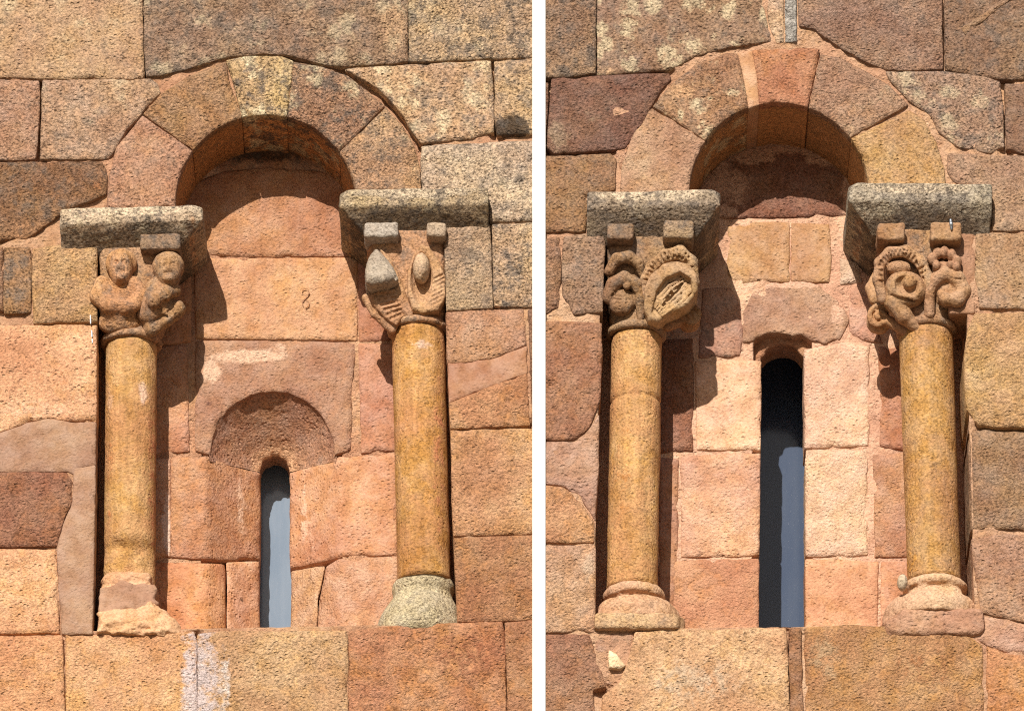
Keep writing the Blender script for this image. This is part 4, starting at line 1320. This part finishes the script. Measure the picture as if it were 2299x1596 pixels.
def hooks(c):
    d = cc.fd(620)
    c.add(c.path([(1368, d + 6, 606, 12), (1384, d - 4, 584, 12), (1412, d - 8, 580, 12), (1434, d, 592, 11), (1440, d + 8, 612, 8)], 5), 0)
    c.add(c.path([(1366, d + 8, 664, 15), (1376, d - 4, 640, 14), (1402, d - 10, 628, 13), (1428, d - 4, 640, 13), (1438, d + 6, 668, 12), (1438, d + 20, 706, 9)], 5), 4)
    c.add(c.ell((1396, d + 14, 672), (30, 22, 30)), 5)
    c.add(c.ell((1408, d - 10, 646), (9, 9, 9)), 2)
    for k in range(5):
        c.cut(c.path([(1374, d - 4, 656 + k * 8, 3.0), (1398, d - 8, 662 + k * 8, 3.4), (1424, d - 2, 652 + k * 8, 3.0)]), 1.2)
    for k in range(4):
        c.cut(c.path([(1424 + k * 4, d - 16, 606 + k * 5, 2.2), (1440 + k * 2, d - 8, 596 + k * 6, 2.2)]), 1.5)


carve_part('leaf', cap, (160, 122, 88), hooks, (1340, -65, 556), (1462, 55, 720), 'pair of broken curling leaves', 3.8, .4, 2.3)
carve_part('volute', cap, (178, 126, 80), lambda c: (c.add(c.ell((1548, 60, 692), (26, 24, 26)), 0), c.add(c.path(spiral(1550, 692, 25, 2.0, 40, 6.5, 200, 1, 34, 6), 2), 2), c.add(c.path([(1500, 40, 716, 10), (1530, 46, 700, 12)]), 6)),
           (1480, 18, 655), (1590, 95, 735), 'small spiral volute under the shell', 4.4, .2, 2.3)
ring_lathe('shaft', colC, M_SHAFT, (210, 160, 106), [(726, 56)] + [(730 + 8 * i, 57) for i in range(17)] + [(866, 57), (870, 55.4), (873, 53.6), (876, 55.6), (880, 57.4)] + [(886 + 8 * i, 57.6) for i in range(52)],
           lin(726, 1431, 1290, 1420), D0, noise=1.0, warm=.6, grime=.15, stains=[(1400, 1060, 30, 200, (196, 130, 62), .35), (1460, 1230, 30, 60, (176, 124, 70), .4)])


def baseC(c):
    d = D0 + 4
    c.add(c.torus((1424, d, 1308), 56, 15, 1.0), 0)
    c.add(c.box((1424, d, 1320), (56, 56, 18), 20), 4)
    c.add(c.ell((1430, d + 8, 1384), (106, 104, 68)), 8)
    c.add(c.torus((1428, d + 8, 1358), 68, 34, .9), 8)
    c.clip(c.P - 1384, 5)
    c.cut(c.torus((1424, d, 1326), 66, 7), 5)
    c.cut(c.path([(1455, -6, 1296, 3), (1450, 4, 1318, 3)]), 2)


b_ = carve_part('base', colC, (212, 168, 130), baseC, (1318, -34, 1284), (1540, 190, 1392), 'moulded base with a rolled collar', 5.5, .2, 3.0, rough=1.5)
carve_part('plinth', b_, (206, 172, 128), lambda c: (c.add(c.box((1436, 84, 1396), (102, 96, 18), 7), 0), c.clip((c.X - 1520 - (c.Dd + 12) * .5) * .8, 6)), (1326, -22, 1370), (1546, 190, 1418), 'lichen-spotted plinth slab', 2.1, .3, 3.0, rough=1.6)

# ======== right window, right column: volutes
colD = thing('column', 'column with curling volutes and knobbed leaves on its capital and a chipped base collar', 'column', A(2095, 1404, D0), 'window columns')
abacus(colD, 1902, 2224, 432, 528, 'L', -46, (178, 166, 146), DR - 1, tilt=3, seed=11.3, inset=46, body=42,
       stains=[(2060, 440, 160, 20, (208, 196, 176), .62), (2080, 500, 140, 24, (92, 78, 60), .55), (1930, 540, 30, 70, (196, 132, 72), .6)])  # orange spot imitates light reflected out of the recess
cd = Cap(2064, 2084, 516, 708, 96, 59)
cap = cd.core(colD, (178, 138, 102), seed=12.0, back=190)
block(cap, 1999, 534, 31, 20, -32, (170, 126, 90), 0, 1.5, .2)
block(cap, 2122, 534, 35, 21, -32, (176, 134, 98), 0, 2.5, .2)
carve_part('side_slab', cap, (180, 134, 102), lambda c: (c.add(c.box((2160, 70, 610), (30, 66, 92), 5), 0), [c.cut(c.path([(2166, 2, 545 + k * 11, 1.8), (2186, 2, 537 + k * 11, 1.8)]), 1.5) for k in range(12)]), (2124, -4, 510), (2196, 140, 712), 'tooled flat slab beside the carving', 3.3, .1, 2.6)


def curlA(c):
    d = cd.fd(610)
    c.add(c.path([(1982, d + 12, 668, 11), (1972, d + 2, 630, 12), (1974, d - 4, 594, 12), (1996, d - 8, 572, 12), (2034, d - 10, 570, 12), (2066, d - 6, 592, 13), (2084, d, 630, 13), (2082, d + 12, 668, 11)], 6), 0)
    pts = [(1972, d + 2, 640), (1974, d - 4, 596), (1998, d - 8, 574), (2034, d - 10, 572), (2066, d - 6, 594), (2084, d, 630)]
    for i in range(5):
        for u in (0.1, .35, .6, .85):
            a = np.array(pts[i]); b = np.array(pts[i + 1]); q = a + (b - a) * u; tn = (b - a) / np.linalg.norm(b - a)
            c.cut(c.path([(q[0], q[1] - 10.5, q[2], 2.6), (q[0] - tn[2] * 15, q[1] - 5, q[2] + tn[0] * 15, 3.2)]), 1)
    c.add(c.ell((2018, d + 2, 604), (28, 20, 16)), 5)


carve_part('leaf', cap, (188, 146, 108), curlA, (1945, -70, 550), (2110, 60, 695), 'feathered leaf arching over a curl', 5.2, .3, 2.3)


def curlB(c):
    d = cd.fd(640)
    c.add(c.ell((2034, d + 2, 648), (48, 36, 38), 15), 0)
    c.add(c.path([(2006, d + 10, 670, 22), (2030, d + 14, 700, 18), (2062, d + 30, 724, 12)], 6), 6)
    c.cut(c.ell((2036, d - 30, 652), (30, 20, 22), 15), 4)
    c.add(c.ell((2042, d - 18, 642), (15, 15, 15)), 3)
    for k in range(4):
        c.cut(c.path([(2000 + k * 6, d - 14, 668 + k * 8, 3.4), (2026 + k * 4, d - 18, 680 + k * 7, 3.4), (2062, d - 6, 672 + k * 10, 3.4)]), 1.2)


carve_part('volute', cap, (182, 138, 98), curlB, (1972, -75, 600), (2098, 75, 745), 'thick curled leaf tip with a knob', 6.6, .25, 2.3)


def curlC(c):
    d = cd.fd(640)
    c.add(c.path([(2088, d + 12, 700, 12), (2086, d + 2, 660, 13), (2096, d - 6, 632, 14), (2122, d - 8, 618, 15), (2150, d - 4, 628, 16), (2164, d + 2, 652, 16), (2150, d - 6, 674, 16), (2122, d - 10, 676, 12), (2112, d - 12, 664, 10)], 6), 0)
    c.add(c.ell((2130, d + 16, 650), (34, 22, 32)), 4)
    for k in range(3):
        c.cut(c.path([(2112 + k * 8, d - 22, 634 - k * 3, 2.2), (2160, d - 18, 634 + k * 10, 2.2)]), 2)


carve_part('volute', cap, (184, 138, 104), curlC, (2062, -70, 590), (2196, 60, 725), 'smooth rolled volute beside the curl', 7.7, .2, 2.3)


def knobs(c):
    d = cd.fd(585)
    for (x, p, r) in ((2092, 586, 11), (2104, 574, 11), (2120, 572, 11), (2136, 578, 11), (2148, 592, 11), (2146, 606, 10), (2102, 602, 9), (2132, 602, 9)):
        c.add(c.ell((x, d - 2, p), (r, 14, r + 2)), 2)
    c.add(c.ell((2118, d + 10, 604), (26, 14, 18)), 5)


carve_part('leaf', cap, (180, 134, 98), knobs, (2068, -55, 552), (2172, 45, 636), 'small knobbed leaf under the corner block', 8.8, .25, 2.3)
carve_part('volute', cap, (186, 138, 100), lambda c: (c.add(c.ell((1976, 70, 690), (28, 24, 28)), 0), c.add(c.path(spiral(1976, 690, 27, 1.6, 48, 7, -40, -1, 30, 4), 2), 2), c.add(c.path([(2000, 50, 700, 12), (2040, 50, 722, 12)]), 6), c.add(c.path([(1968, 70, 640, 14), (1960, 80, 610, 14), (1972, 90, 580, 12)]), 6)),
           (1930, 20, 560), (2070, 110, 745), 'spiral volute on the side towards the recess', 9.9, .15, 2.6)
carve_part('metal_clip', cap, (150, 160, 170), lambda c: c.add(c.path([(2132, -38, 512, 3.2), (2133, -40, 522, 3.6), (2134, -38, 532, 2.6)]), 0), (2120, -55, 500), (2148, -20, 545), 'small bluish metal clip', 1.0, 0, 1.6, mat=M_METAL, rough=.2)
ring_lathe('shaft', colD, M_SHAFT, (194, 146, 94), [(718 + 8 * i, 60.5) for i in range(71)], lin(718, 2083, 1278, 2102), D0, noise=.5, warm=.35, grime=.2,
           stains=[(2050, 1240, 30, 50, (220, 156, 60), .4)])


def baseD(c):
    d = D0 + 4
    c.add(c.torus((2104, d, 1290), 60, 14, .8), 0)
    c.add(c.box((2102, d, 1304), (60, 60, 24), 24), 4)
    c.add(c.ell((2094, d + 8, 1392), (114, 106, 88)), 10)
    c.add(c.torus((2096, d + 8, 1350), 74, 34, .95), 10)
    c.clip(c.P - 1372, 5)
    c.cut(c.torus((2104, d, 1305), 72, 5), 4)
    c.cut(c.box((2058, -4, 1300), (20, 16, 14), 5, 14), 5)


b_ = carve_part('base', colD, (212, 174, 140), baseD, (1975, -34, 1268), (2210, 190, 1382), 'worn bell base with a chipped collar', 6.1, .15, 3.0, rough=1.5)
carve_part('plinth', b_, (194, 146, 118), lambda c: (c.add(c.box((2098, 86, 1396), (112, 94, 30), 12), 0), c.cut(c.ell((1975, -10, 1360), (50, 50, 34)), 12)), (1976, -22, 1356), (2214, 190, 1432), 'rough mortared plinth', 3.7, .15, 3.0, mat=M_MORTAR, rough=2.6)
carve_part('pebble', b_, (202, 186, 160), lambda c: c.add(c.ell((2026, 2, 1306), (12, 14, 18)), 0), (2008, -20, 1282), (2044, 24, 1330), 'small grey lump on the collar end', 1.0, .1, 2.2)
